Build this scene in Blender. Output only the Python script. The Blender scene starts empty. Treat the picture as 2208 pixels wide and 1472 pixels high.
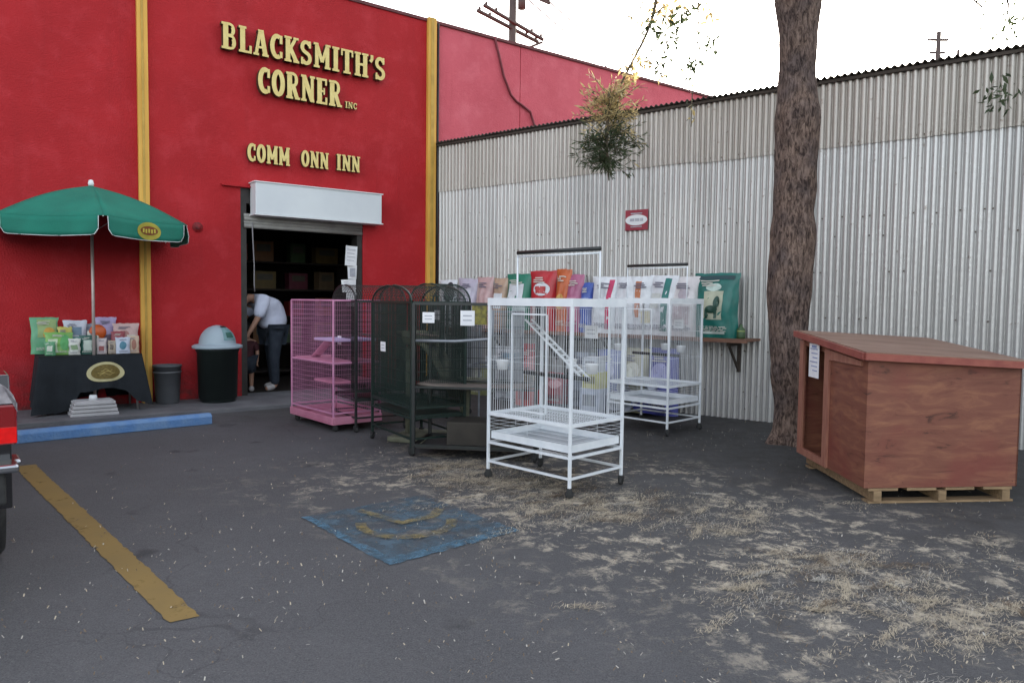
import bpy, bmesh, math, random
from mathutils import Vector, Matrix, noise
PI = math.pi
R = math.radians
sc = bpy.context.scene
col = sc.collection
rnd = random.Random(7)

# ------------------------------------------------------------------ camera
cam_d = bpy.data.cameras.new('camera')
cam = bpy.data.objects.new('camera', cam_d); col.objects.link(cam)
cam_d.sensor_width = 36.0; cam_d.lens = 26.09; cam_d.clip_end = 2000; cam_d.clip_start = 0.05
pit, rol = R(3.08), 0.012
fw = Vector((0, math.cos(pit), -math.sin(pit))); rt = Vector((1, 0, 0)); up = rt.cross(fw)
rt2 = rt * math.cos(rol) + up * math.sin(rol); up2 = up * math.cos(rol) - rt * math.sin(rol)
m3 = Matrix((rt2, up2, -fw)).transposed()
cam.matrix_world = Matrix.Translation((0, 0, 1.5)) @ m3.to_4x4()
sc.camera = cam

# ------------------------------------------------------------------ sky, sun, exposure
SUN_EL, SUN_AZ = R(13.0), R(22.0)          # azimuth measured from +Y towards +X
w = bpy.data.worlds.new('World'); sc.world = w; w.use_nodes = True
nt = w.node_tree; bg = nt.nodes['Background']
sky = nt.nodes.new('ShaderNodeTexSky'); sky.sky_type = 'NISHITA'; sky.sun_disc = False
sky.sun_elevation = SUN_EL; sky.sun_rotation = SUN_AZ; sky.dust_density = 2.5; sky.air_density = 1.0
hs = nt.nodes.new('ShaderNodeHueSaturation'); hs.inputs['Saturation'].default_value = 0.36   # thin white haze over the whole sky
nt.links.new(sky.outputs[0], hs.inputs['Color']); nt.links.new(hs.outputs[0], bg.inputs[0]); bg.inputs[1].default_value = 0.15
sd = bpy.data.lights.new('sun', 'SUN'); sd.energy = 3.0; sd.angle = R(0.6); sd.color = (1.0, 0.86, 0.66)
so = bpy.data.objects.new('sun', sd); col.objects.link(so)
sdir = Vector((math.sin(SUN_AZ) * math.cos(SUN_EL), math.cos(SUN_AZ) * math.cos(SUN_EL), math.sin(SUN_EL)))
so.rotation_euler = sdir.to_track_quat('Z', 'Y').to_euler(); so.location = sdir * 60
sc.view_settings.view_transform = 'Standard'; sc.view_settings.look = 'None'
sc.view_settings.exposure = 2.24; sc.view_settings.gamma = 1.0

# ------------------------------------------------------------------ materials
def mat(name, c1, c2=None, scale=4.0, rough=0.6, bump=0.0, bscale=40.0, metal=0.0, spec=0.5, detail=6.0, stretch=(1, 1, 1), lo=0.35, hi=0.65, coat=0.0):
    m = bpy.data.materials.new(name); m.use_nodes = True
    n = m.node_tree.nodes; l = m.node_tree.links; p = n['Principled BSDF']
    p.inputs['Roughness'].default_value = rough; p.inputs['Metallic'].default_value = metal
    p.inputs['Specular IOR Level'].default_value = spec
    if coat: p.inputs['Coat Weight'].default_value = coat
    p.inputs['Base Color'].default_value = (*c1, 1)
    tc = n.new('ShaderNodeTexCoord'); mp = n.new('ShaderNodeMapping'); mp.inputs['Scale'].default_value = stretch
    l.new(tc.outputs['Object'], mp.inputs[0])
    if c2:
        ns = n.new('ShaderNodeTexNoise'); ns.inputs['Scale'].default_value = scale; ns.inputs['Detail'].default_value = detail
        l.new(mp.outputs[0], ns.inputs[0])
        mr = n.new('ShaderNodeMapRange'); mr.inputs[1].default_value = lo; mr.inputs[2].default_value = hi
        l.new(ns.outputs[0], mr.inputs[0])
        mx = n.new('ShaderNodeMix'); mx.data_type = 'RGBA'
        mx.inputs[6].default_value = (*c1, 1); mx.inputs[7].default_value = (*c2, 1)
        l.new(mr.outputs[0], mx.inputs[0]); l.new(mx.outputs[2], p.inputs['Base Color'])
    if bump:
        nb = n.new('ShaderNodeTexNoise'); nb.inputs['Scale'].default_value = bscale; nb.inputs['Detail'].default_value = 8
        l.new(mp.outputs[0], nb.inputs[0])
        b = n.new('ShaderNodeBump'); b.inputs['Strength'].default_value = bump; b.inputs['Distance'].default_value = 0.02
        l.new(nb.outputs[0], b.inputs['Height']); l.new(b.outputs[0], p.inputs['Normal'])
    return m
_pm = {}
def paint(c, rough=0.5, name=None):
    k = (tuple(round(x, 3) for x in c), rough)
    if k not in _pm:
        d = tuple(x * 0.78 for x in c)
        _pm[k] = mat(name or 'printed_film', c, d, scale=9, rough=rough, bump=0.15, bscale=25)
    return _pm[k]

def m_stucco(name, c1, c2, c3, cg):
    """sponged stucco paint: cloudy fading, roller patches, a grimy foot and faint runs"""
    m = mat(name, c1, c2, scale=1.1, rough=.72, bump=.55, bscale=48, spec=.35, detail=9)
    n = m.node_tree.nodes; l = m.node_tree.links; p = n['Principled BSDF']; src = p.inputs['Base Color'].links[0].from_socket
    tc = n.new('ShaderNodeTexCoord')
    def lay(sc3, scale, lo, hi, amt, col_, src, extra=None):
        mp = n.new('ShaderNodeMapping'); mp.inputs['Scale'].default_value = sc3; l.new(tc.outputs['Object'], mp.inputs[0])
        t = n.new('ShaderNodeTexNoise'); t.inputs['Scale'].default_value = scale; t.inputs['Detail'].default_value = 8; t.inputs['Roughness'].default_value = .65; l.new(mp.outputs[0], t.inputs[0])
        r = n.new('ShaderNodeMapRange'); r.inputs[1].default_value = lo; r.inputs[2].default_value = hi; r.inputs[4].default_value = amt; l.new(t.outputs[0], r.inputs[0]); f = r.outputs[0]
        if extra:
            k = n.new('ShaderNodeMath'); k.operation = 'MULTIPLY'; l.new(f, k.inputs[0]); l.new(extra, k.inputs[1]); f = k.outputs[0]
        x = n.new('ShaderNodeMix'); x.data_type = 'RGBA'; x.inputs[7].default_value = (*col_, 1); l.new(f, x.inputs[0]); l.new(src, x.inputs[6]); return x.outputs[2]
    c = lay((1, 1, 1), 2.6, .50, .68, .55, c3, src)
    c = lay((1, 1, 1), 9, .56, .72, .35, c3, c)
    c = lay((5, 5, .35), 1.5, .56, .75, .35, cg, c)
    sp_ = n.new('ShaderNodeSeparateXYZ'); l.new(tc.outputs['Object'], sp_.inputs[0]); g = n.new('ShaderNodeMapRange'); g.inputs[1].default_value = .75; g.inputs[2].default_value = .05; l.new(sp_.outputs[2], g.inputs[0])
    c = lay((1.5, 1.5, 2.5), 3, .38, .62, .75, (.07, .03, .03), c, g.outputs[0])
    l.new(c, p.inputs['Base Color']); return m
M_RED = m_stucco('red_stucco', (0.46, 0.014, 0.020), (0.39, 0.010, 0.015), (0.53, 0.036, 0.048), (.29, .010, .013))
M_REDP = m_stucco('pale_red_stucco', (0.66, 0.12, 0.155), (0.58, 0.095, 0.125), (0.72, 0.17, 0.21), (.50, .07, .09))  # paler red over the whole wall right of the second pilaster
M_YEL = mat('yellow_paint', (0.80, 0.45, 0.085), (0.66, 0.36, 0.06), scale=6, rough=0.6, stretch=(1, 1, .2))
M_YEL2 = mat('yellow_paint_dark', (0.58, 0.36, 0.07), (0.46, 0.28, 0.05), scale=6, rough=0.6)
M_LET = mat('cream_yellow_paint', (0.80, 0.66, 0.26), (0.72, 0.56, 0.20), scale=10, rough=0.5)
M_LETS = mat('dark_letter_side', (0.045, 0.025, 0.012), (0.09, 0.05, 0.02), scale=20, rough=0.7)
M_WHITE = mat('white_paint', (0.78, 0.79, 0.80), (0.70, 0.72, 0.74), scale=5, rough=0.45)
M_WMET = mat('white_powder_coat', (0.80, 0.83, 0.86), (0.70, 0.74, 0.78), scale=8, rough=0.35)
M_BMET = mat('black_powder_coat', (0.012, 0.013, 0.015), (0.022, 0.026, 0.024), scale=8, rough=0.4)
M_GMET = mat('dark_green_powder_coat', (0.010, 0.024, 0.020), (0.016, 0.034, 0.028), scale=8, rough=0.4)
M_GREY = mat('grey_galvanised_wire', (0.28, 0.30, 0.33), (0.22, 0.24, 0.27), scale=8, rough=0.4, metal=0.4)
M_PINK = mat('pink_powder_coat', (0.66, 0.30, 0.47), (0.58, 0.24, 0.41), scale=6, rough=0.4)
M_PINKD = mat('pink_plastic', (0.62, 0.25, 0.36), (0.53, 0.19, 0.29), scale=4, rough=0.45)
M_LAV = mat('lavender_plastic', (0.62, 0.52, 0.80), (0.54, 0.44, 0.72), scale=4, rough=0.45)
M_RUB = mat('black_rubber', (0.015, 0.015, 0.016), (0.03, 0.03, 0.03), scale=30, rough=0.7)
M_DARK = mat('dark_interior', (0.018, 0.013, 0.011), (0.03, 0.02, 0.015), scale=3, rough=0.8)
M_STEEL = mat('brushed_steel', (0.55, 0.52, 0.50), (0.45, 0.42, 0.40), scale=20, rough=0.35, metal=0.7)
M_CHROME = mat('chrome', (0.42, 0.43, 0.46), None, rough=0.2, metal=1.0)
M_GREEN = mat('green_canvas', (0.006, 0.19, 0.13), (0.005, 0.15, 0.105), scale=3, rough=0.8, bump=0.3, bscale=90)
M_CLOTH = mat('navy_black_cloth', (0.006, 0.009, 0.013), (0.010, 0.014, 0.019), scale=6, rough=0.85, bump=0.3, bscale=80)
M_BLUE = mat('blue_concrete_paint', (0.095, 0.22, 0.47), (0.16, 0.28, 0.48), scale=7, rough=0.7, bump=0.5, bscale=40)
M_CONC = mat('concrete', (0.16, 0.16, 0.17), (0.11, 0.11, 0.12), scale=3, rough=0.85, bump=0.5, bscale=30)
M_SHELF = mat('shelf_wood', (0.22, 0.11, 0.07), (0.14, 0.07, 0.045), scale=6, rough=0.7, stretch=(1, 6, 6), bump=0.3)
M_ROOFW = mat('old_timber', (0.035, 0.026, 0.02), (0.06, 0.045, 0.035), scale=8, rough=0.8, stretch=(.3, 5, 5))
M_PALLET = mat('pallet_wood', (0.30, 0.20, 0.11), (0.20, 0.13, 0.07), scale=6, rough=0.8, stretch=(1, 8, 8), bump=0.3)
M_PAPER = mat('white_paper', (0.82, 0.82, 0.84), (0.76, 0.76, 0.79), scale=12, rough=0.7)
M_INK = mat('faded_print', (0.35, 0.36, 0.42), (0.45, 0.46, 0.5), scale=20, rough=0.7)
M_PAN = mat('shaded_pan_grey', (.42, .45, .48), (.34, .37, .40), scale=4, rough=.5, metal=.2)  # grey colour carries the shade inside the white trays
M_CARPET = mat('beige_green_carpet', (0.20, 0.20, 0.145), (0.14, 0.145, 0.10), scale=8, rough=0.95, bump=0.6, bscale=120)
M_BOARD = mat('brown_board', (0.15, 0.12, 0.10), (0.10, 0.08, 0.07), scale=5, rough=0.7)
M_SKIN = mat('skin', (0.34, 0.19, 0.13), (0.30, 0.16, 0.11), scale=8, rough=0.55)
M_HAIR = mat('dark_hair', (0.012, 0.009, 0.008), (0.02, 0.015, 0.012), scale=30, rough=0.6, bump=0.5, bscale=120)
M_SHIRT = mat('white_cotton', (0.58, 0.61, 0.74), (0.50, 0.53, 0.66), scale=6, rough=0.85, bump=0.6, bscale=14)
M_JEANS = mat('dark_navy_denim', (0.012, 0.018, 0.03), (0.02, 0.028, 0.042), scale=12, rough=0.85, bump=0.4, bscale=30)
M_MAROON = mat('dark_maroon_cotton', (0.06, 0.012, 0.018), (0.04, 0.008, 0.012), scale=9, rough=0.85)
M_SHOE = mat('pale_shoe', (0.42, 0.40, 0.40), (0.32, 0.30, 0.30), scale=15, rough=0.6)

def m_asphalt():
    m = bpy.data.materials.new('asphalt'); m.use_nodes = True
    n = m.node_tree.nodes; l = m.node_tree.links; p = n['Principled BSDF']
    p.inputs['Roughness'].default_value = 0.82; p.inputs['Specular IOR Level'].default_value = 0.35
    tc = n.new('ShaderNodeTexCoord')
    def N(scale, detail=6, rough=0.6, lo=.35, hi=.65, src=None, dist=0.0):
        t = n.new('ShaderNodeTexNoise'); t.inputs['Scale'].default_value = scale; t.inputs['Detail'].default_value = detail
        t.inputs['Roughness'].default_value = rough; t.inputs['Distortion'].default_value = dist
        l.new(src or tc.outputs['Object'], t.inputs[0])
        r = n.new('ShaderNodeMapRange'); r.inputs[1].default_value = lo; r.inputs[2].default_value = hi
        l.new(t.outputs[0], r.inputs[0]); return r.outputs[0], t.outputs[0]
    def mix(f, a, b):
        x = n.new('ShaderNodeMix'); x.data_type = 'RGBA'
        if hasattr(f, 'links') or not isinstance(f, float): l.new(f, x.inputs[0])
        else: x.inputs[0].default_value = f
        for i, v in ((6, a), (7, b)):
            if isinstance(v, tuple): x.inputs[i].default_value = (*v, 1)
            else: l.new(v, x.inputs[i])
        return x.outputs[2]
    def math_(op, a, b):
        x = n.new('ShaderNodeMath'); x.operation = op
        for i, v in ((0, a), (1, b)):
            if isinstance(v, (int, float)): x.inputs[i].default_value = v
            else: l.new(v, x.inputs[i])
        return x.outputs[0]
    big, _ = N(0.9, 7, .62); med, _ = N(9, 8, .7); fine, fraw = N(120, 4, .75, .36, .66); grit, _ = N(38, 6, .75, .42, .66)
    c = mix(big, (0.032, 0.032, 0.036), (0.076, 0.075, 0.081))
    c = mix(math_('MULTIPLY', med, .75), c, (0.038, 0.038, 0.042))
    st1, _ = N(0.45, 5, .6, .52, .66, dist=.6)
    c = mix(math_('MULTIPLY', st1, .5), c, (0.030, 0.030, 0.033))
    c = mix(math_('MULTIPLY', grit, .42), c, (0.122, 0.120, 0.126))
    c = mix(math_('MULTIPLY', fine, .7), c, (0.150, 0.147, 0.152))
    # pale grit
    v = n.new('ShaderNodeTexVoronoi'); v.inputs['Scale'].default_value = 42; l.new(tc.outputs['Object'], v.inputs[0])
    spk = n.new('ShaderNodeMapRange'); spk.inputs[1].default_value = .16; spk.inputs[2].default_value = .08
    l.new(v.outputs['Distance'], spk.inputs[0])
    g2, _ = N(2.2, 4, .6, .48, .62)
    c = mix(math_('MULTIPLY', math_('MULTIPLY', spk.outputs[0], g2), .55), c, (0.24, 0.235, 0.23))
    # tracked-in dust where the needles lie, with a shape of its own: a band running from the cages to the lower right
    sep = n.new('ShaderNodeSeparateXYZ'); l.new(tc.outputs['Object'], sep.inputs[0])
    # band axis: from (-0.8,6.6) to (3.2,3.6)
    dx, dy = 2.6, -2.5; L = math.hypot(dx, dy); nx, ny = -dy / L, dx / L
    d = math_('ADD', math_('MULTIPLY', math_('SUBTRACT', sep.outputs[0], 0.15), nx), math_('MULTIPLY', math_('SUBTRACT', sep.outputs[1], 5.95), ny))
    wob, wraw = N(1.1, 4)
    d = math_('ADD', d, math_('MULTIPLY', math_('SUBTRACT', wraw, .5), 1.6))
    band = n.new('ShaderNodeMapRange'); band.inputs[1].default_value = 2.05; band.inputs[2].default_value = .5
    ab = n.new('ShaderNodeMath'); ab.operation = 'ABSOLUTE'; l.new(d, ab.inputs[0]); l.new(ab.outputs[0], band.inputs[0])
    # hairline cracks and oil drips
    ck = n.new('ShaderNodeTexVoronoi'); ck.feature = 'DISTANCE_TO_EDGE'; ck.inputs['Scale'].default_value = .42
    wv = n.new('ShaderNodeTexNoise'); wv.inputs['Scale'].default_value = 1.6; wv.inputs['Detail'].default_value = 8; l.new(tc.outputs['Object'], wv.inputs[0])
    wa_ = n.new('ShaderNodeVectorMath'); wa_.operation = 'MULTIPLY_ADD'; l.new(wv.outputs[1], wa_.inputs[0]); wa_.inputs[1].default_value = (.9, .9, 0); l.new(tc.outputs['Object'], wa_.inputs[2]); l.new(wa_.outputs[0], ck.inputs[0])
    cm = n.new('ShaderNodeMapRange'); cm.inputs[1].default_value = .0035; cm.inputs[2].default_value = .001; l.new(ck.outputs['Distance'], cm.inputs[0])
    km, _ = N(.8, 3, .5, .50, .56); c = mix(math_('MULTIPLY', math_('MULTIPLY', cm.outputs[0], km), .30), c, (0.018, 0.018, 0.02))
    ol, _ = N(2.0, 4, .5, .66, .72); c = mix(math_('MULTIPLY', ol, .6), c, (0.022, 0.022, 0.024))
    al = math_('ADD', math_('MULTIPLY', math_('SUBTRACT', sep.outputs[0], 0.15), dx / L), math_('MULTIPLY', math_('SUBTRACT', sep.outputs[1], 5.95), dy / L))
    am = n.new('ShaderNodeMapRange'); am.inputs[1].default_value = -2.3; am.inputs[2].default_value = -1.1; l.new(al, am.inputs[0])
    bandv = math_('MULTIPLY', band.outputs[0], am.outputs[0])
    # damp dark soil trodden over the asphalt along the metal wall and round the tree
    fd = math_('ADD', math_('MULTIPLY', math_('SUBTRACT', sep.outputs[0], -1.329), -.61114), math_('MULTIPLY', math_('SUBTRACT', sep.outputs[1], 12.997), -.79152))
    _, fw_ = N(1.4, 8, .65); fd = math_('ADD', fd, math_('MULTIPLY', math_('SUBTRACT', fw_, .5), 5.0))
    fm = n.new('ShaderNodeMapRange'); fm.inputs[1].default_value = 4.6; fm.inputs[2].default_value = 2.6; l.new(fd, fm.inputs[0])
    so2, _ = N(6, 8, .7, .35, .60)
    c = mix(math_('MULTIPLY', fm.outputs[0], math_('ADD', math_('MULTIPLY', so2, .35), .40)), c, (0.030, 0.028, 0.024))
    # soil film under the needles, then crushed straw in broken patches
    c = mix(math_('MULTIPLY', bandv, .30), c, (0.062, 0.057, 0.052))
    dn, _ = N(4.8, 12, .80, .51, .60, dist=.3); br, _ = N(34, 8, .8, .34, .48); p2, _ = N(1.3, 4, .5, .36, .48)
    dust = math_('MULTIPLY', math_('MULTIPLY', math_('MULTIPLY', math_('MULTIPLY', bandv, dn), br), p2), .95)
    c = mix(dust, c, (0.56, 0.485, 0.375))
    # scattered crushed bits everywhere on this side of the lot
    d2, _ = N(14, 10, .78, .60, .68)
    c = mix(math_('MULTIPLY', d2, .45), c, (0.20, 0.18, 0.15))
    l.new(c, p.inputs['Base Color'])
    b = n.new('ShaderNodeBump'); b.inputs['Strength'].default_value = .5; b.inputs['Distance'].default_value = .008
    l.new(fraw, b.inputs['Height']); l.new(b.outputs[0], p.inputs['Normal'])
    return m

def m_worn(name, c, cover, scale=9, seed=0.0):
    """paint worn through to the asphalt"""
    m = bpy.data.materials.new(name); m.use_nodes = True
    n = m.node_tree.nodes; l = m.node_tree.links; p = n['Principled BSDF']; out = n['Material Output']
    p.inputs['Roughness'].default_value = .75; p.inputs['Specular IOR Level'].default_value = .3
    tc = n.new('ShaderNodeTexCoord'); mp = n.new('ShaderNodeMapping'); mp.inputs['Location'].default_value = (seed, seed, 0)
    l.new(tc.outputs['Object'], mp.inputs[0])
    t = n.new('ShaderNodeTexNoise'); t.inputs['Scale'].default_value = scale; t.inputs['Detail'].default_value = 10; t.inputs['Roughness'].default_value = .7
    l.new(mp.outputs[0], t.inputs[0])
    r = n.new('ShaderNodeMapRange'); r.inputs[1].default_value = .5 - cover; r.inputs[2].default_value = .72 - cover; r.inputs[3].default_value = .12; r.inputs[4].default_value = .93
    l.new(t.outputs[0], r.inputs[0])
    t2 = n.new('ShaderNodeTexNoise'); t2.inputs['Scale'].default_value = 3; t2.inputs['Detail'].default_value = 5; l.new(mp.outputs[0], t2.inputs[0])
    mx = n.new('ShaderNodeMix'); mx.data_type = 'RGBA'; mx.inputs[6].default_value = (*c, 1); mx.inputs[7].default_value = (*[x * .6 + .02 for x in c], 1)
    l.new(t2.outputs[0], mx.inputs[0]); l.new(mx.outputs[2], p.inputs['Base Color'])
    tr = n.new('ShaderNodeBsdfTransparent'); ms = n.new('ShaderNodeMixShader')
    l.new(r.outputs[0], ms.inputs[0]); l.new(tr.outputs[0], ms.inputs[1]); l.new(p.outputs[0], ms.inputs[2]); l.new(ms.outputs[0], out.inputs[0])
    return m

def m_sheet(name, c1, c2, c3, rough=.38, metal=.55):
    """weathered galvanised sheet; every sheet its own tone, vertical streaks, rust freckles"""
    m = bpy.data.materials.new(name); m.use_nodes = True
    n = m.node_tree.nodes; l = m.node_tree.links; p = n['Principled BSDF']
    p.inputs['Roughness'].default_value = rough; p.inputs['Metallic'].default_value = metal
    tc = n.new('ShaderNodeTexCoord'); sep = n.new('ShaderNodeSeparateXYZ'); l.new(tc.outputs['Object'], sep.inputs[0])
    dv = n.new('ShaderNodeMath'); dv.operation = 'DIVIDE'; l.new(sep.outputs[0], dv.inputs[0]); dv.inputs[1].default_value = .684
    fl = n.new('ShaderNodeMath'); fl.operation = 'FLOOR'; l.new(dv.outputs[0], fl.inputs[0])
    wn = n.new('ShaderNodeTexWhiteNoise'); wn.noise_dimensions = '1D'; l.new(fl.outputs[0], wn.inputs['W'])
    mx = n.new('ShaderNodeMix'); mx.data_type = 'RGBA'; mx.inputs[6].default_value = (*c1, 1); mx.inputs[7].default_value = (*c2, 1)
    l.new(wn.outputs[0], mx.inputs[0])
    mp = n.new('ShaderNodeMapping'); mp.inputs['Scale'].default_value = (4, 4, .5); l.new(tc.outputs['Object'], mp.inputs[0])
    t = n.new('ShaderNodeTexNoise'); t.inputs['Scale'].default_value = 1.2; t.inputs['Detail'].default_value = 8; l.new(mp.outputs[0], t.inputs[0])
    r = n.new('ShaderNodeMapRange'); r.inputs[1].default_value = .42; r.inputs[2].default_value = .75; r.inputs[4].default_value = .5; l.new(t.outputs[0], r.inputs[0])
    m2 = n.new('ShaderNodeMix'); m2.data_type = 'RGBA'; m2.inputs[7].default_value = (*c3, 1)
    l.new(r.outputs[0], m2.inputs[0]); l.new(mx.outputs[2], m2.inputs[6])
    t3 = n.new('ShaderNodeTexNoise'); t3.inputs['Scale'].default_value = 14; t3.inputs['Detail'].default_value = 6; l.new(tc.outputs['Object'], t3.inputs[0])
    r3 = n.new('ShaderNodeMapRange'); r3.inputs[1].default_value = .66; r3.inputs[2].default_value = .74; r3.inputs[4].default_value = .6; l.new(t3.outputs[0], r3.inputs[0])
    m3_ = n.new('ShaderNodeMix'); m3_.data_type = 'RGBA'; m3_.inputs[7].default_value = (.16, .11, .08, 1)
    l.new(r3.outputs[0], m3_.inputs[0]); l.new(m2.outputs[2], m3_.inputs[6])
    l.new(m3_.outputs[2], p.inputs['Base Color'])
    b = n.new('ShaderNodeBump'); b.inputs['Strength'].default_value = .25; b.inputs['Distance'].default_value = .01
    l.new(t3.outputs[0], b.inputs['Height']); l.new(b.outputs[0], p.inputs['Normal'])
    return m

def m_bark():
    m = bpy.data.materials.new('bark'); m.use_nodes = True
    n = m.node_tree.nodes; l = m.node_tree.links; p = n['Principled BSDF']; p.inputs['Roughness'].default_value = .95
    p.inputs['Specular IOR Level'].default_value = .2
    tc = n.new('ShaderNodeTexCoord'); mp = n.new('ShaderNodeMapping'); mp.inputs['Scale'].default_value = (1, 1, .30); l.new(tc.outputs['Object'], mp.inputs[0])
    v = n.new('ShaderNodeTexNoise'); v.inputs['Scale'].default_value = 36; v.inputs['Detail'].default_value = 10; v.inputs['Roughness'].default_value = .72; v.inputs['Distortion'].default_value = .7
    l.new(mp.outputs[0], v.inputs[0])
    cr = n.new('ShaderNodeValToRGB'); e = cr.color_ramp.elements
    e[0].position = .40; e[0].color = (.045, .030, .025, 1); e[1].position = .64; e[1].color = (.29, .205, .165, 1)
    x = cr.color_ramp.elements.new(.50); x.color = (.155, .105, .084, 1)
    l.new(v.outputs[0], cr.inputs[0])
    t2 = n.new('ShaderNodeTexNoise'); t2.inputs['Scale'].default_value = 4; t2.inputs['Detail'].default_value = 8; l.new(tc.outputs['Object'], t2.inputs[0])
    mr = n.new('ShaderNodeMapRange'); mr.inputs[1].default_value = .4; mr.inputs[2].default_value = .65; l.new(t2.outputs[0], mr.inputs[0])
    mx = n.new('ShaderNodeMix'); mx.data_type = 'RGBA'; mx.blend_type = 'MULTIPLY'; mx.inputs[7].default_value = (.62, .66, .75, 1)
    l.new(mr.outputs[0], mx.inputs[0]); l.new(cr.outputs[0], mx.inputs[6]); l.new(mx.outputs[2], p.inputs['Base Color'])
    b = n.new('ShaderNodeBump'); b.inputs['Strength'].default_value = .9; b.inputs['Distance'].default_value = .03
    l.new(v.outputs[0], b.inputs['Height']); l.new(b.outputs[0], p.inputs['Normal'])
    return m
def m_ply():
    m = bpy.data.materials.new('stained_plywood'); m.use_nodes = True
    n = m.node_tree.nodes; l = m.node_tree.links; p = n['Principled BSDF']; p.inputs['Roughness'].default_value = .62
    tc = n.new('ShaderNodeTexCoord'); mp = n.new('ShaderNodeMapping'); mp.inputs['Scale'].default_value = (1.2, 1.2, 5.5); l.new(tc.outputs['Object'], mp.inputs[0])
    t = n.new('ShaderNodeTexNoise'); t.inputs['Scale'].default_value = 2.6; t.inputs['Detail'].default_value = 9; t.inputs['Distortion'].default_value = .9; t.inputs['Roughness'].default_value = .62
    l.new(mp.outputs[0], t.inputs[0])
    cr = n.new('ShaderNodeValToRGB'); e = cr.color_ramp.elements
    e[0].position = .30; e[0].color = (.060, .020, .012, 1); e[1].position = .72; e[1].color = (.28, .115, .062, 1)
    x = cr.color_ramp.elements.new(.48); x.color = (.185, .064, .040, 1)
    x = cr.color_ramp.elements.new(.40); x.color = (.175, .058, .036, 1)
    l.new(t.outputs[0], cr.inputs[0])
    t2 = n.new('ShaderNodeTexNoise'); t2.inputs['Scale'].default_value = 2.3; t2.inputs['Detail'].default_value = 3; l.new(tc.outputs['Object'], t2.inputs[0])
    mr = n.new('ShaderNodeMapRange'); mr.inputs[1].default_value = .5; mr.inputs[2].default_value = .75; mr.inputs[4].default_value = .7; l.new(t2.outputs[0], mr.inputs[0])
    mx = n.new('ShaderNodeMix'); mx.data_type = 'RGBA'; mx.inputs[7].default_value = (.18, .036, .028, 1)
    l.new(mr.outputs[0], mx.inputs[0]); l.new(cr.outputs[0], mx.inputs[6]); l.new(mx.outputs[2], p.inputs['Base Color'])
    b = n.new('ShaderNodeBump'); b.inputs['Strength'].default_value = .25; b.inputs['Distance'].default_value = .01
    l.new(t.outputs[0], b.inputs['Height']); l.new(b.outputs[0], p.inputs['Normal'])
    return m
def m_glass(name, c, rough=.08, trans=0.0):
    m = bpy.data.materials.new(name); m.use_nodes = True; p = m.node_tree.nodes['Principled BSDF']
    p.inputs['Base Color'].default_value = (*c, 1); p.inputs['Roughness'].default_value = rough; p.inputs['Coat Weight'].default_value = 1.0
    p.inputs['Transmission Weight'].default_value = trans
    return m
def m_leaf(name, c1, c2):
    m = mat(name, c1, c2, scale=5, rough=.55)
    m.node_tree.nodes['Principled BSDF'].inputs['Subsurface Weight'].default_value = 0
    n = m.node_tree.nodes; l = m.node_tree.links; p = n['Principled BSDF']; out = n['Material Output']
    tr = n.new('ShaderNodeBsdfTranslucent'); src = p.inputs['Base Color'].links[0].from_socket; l.new(src, tr.inputs[0])
    ms = n.new('ShaderNodeMixShader'); ms.inputs[0].default_value = .4; l.new(p.outputs[0], ms.inputs[1]); l.new(tr.outputs[0], ms.inputs[2]); l.new(ms.outputs[0], out.inputs[0])
    return m
M_ASPH = m_asphalt(); M_BARK = m_bark(); M_PLY = m_ply()
M_SHLO = m_sheet('galvanised_lower', (.46, .455, .45), (.545, .535, .525), (.33, .315, .30))
M_SHUP = m_sheet('galvanised_upper', (.40, .37, .335), (.47, .44, .41), (.28, .25, .22), rough=.42)
M_LEAFD = m_leaf('leaf_dark', (.040, .062, .030), (.075, .10, .045))
M_LEAFY = m_leaf('leaf_lit_yellow', (.50, .38, .17), (.62, .50, .26))  # yellow is sunlight and sky glare put into the leaf colour
M_TAILR = m_glass('red_lens', (.22, .004, .006)); M_TAILW = mat('clear_lens', (.40, .37, .39), (.22, .20, .22), scale=16, rough=.2, coat=1.0)
M_CAR = m_glass('black_car_paint', (.012, .011, .013), .18); M_WIN = m_glass('tinted_glass', (.01, .012, .014), .03)

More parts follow.
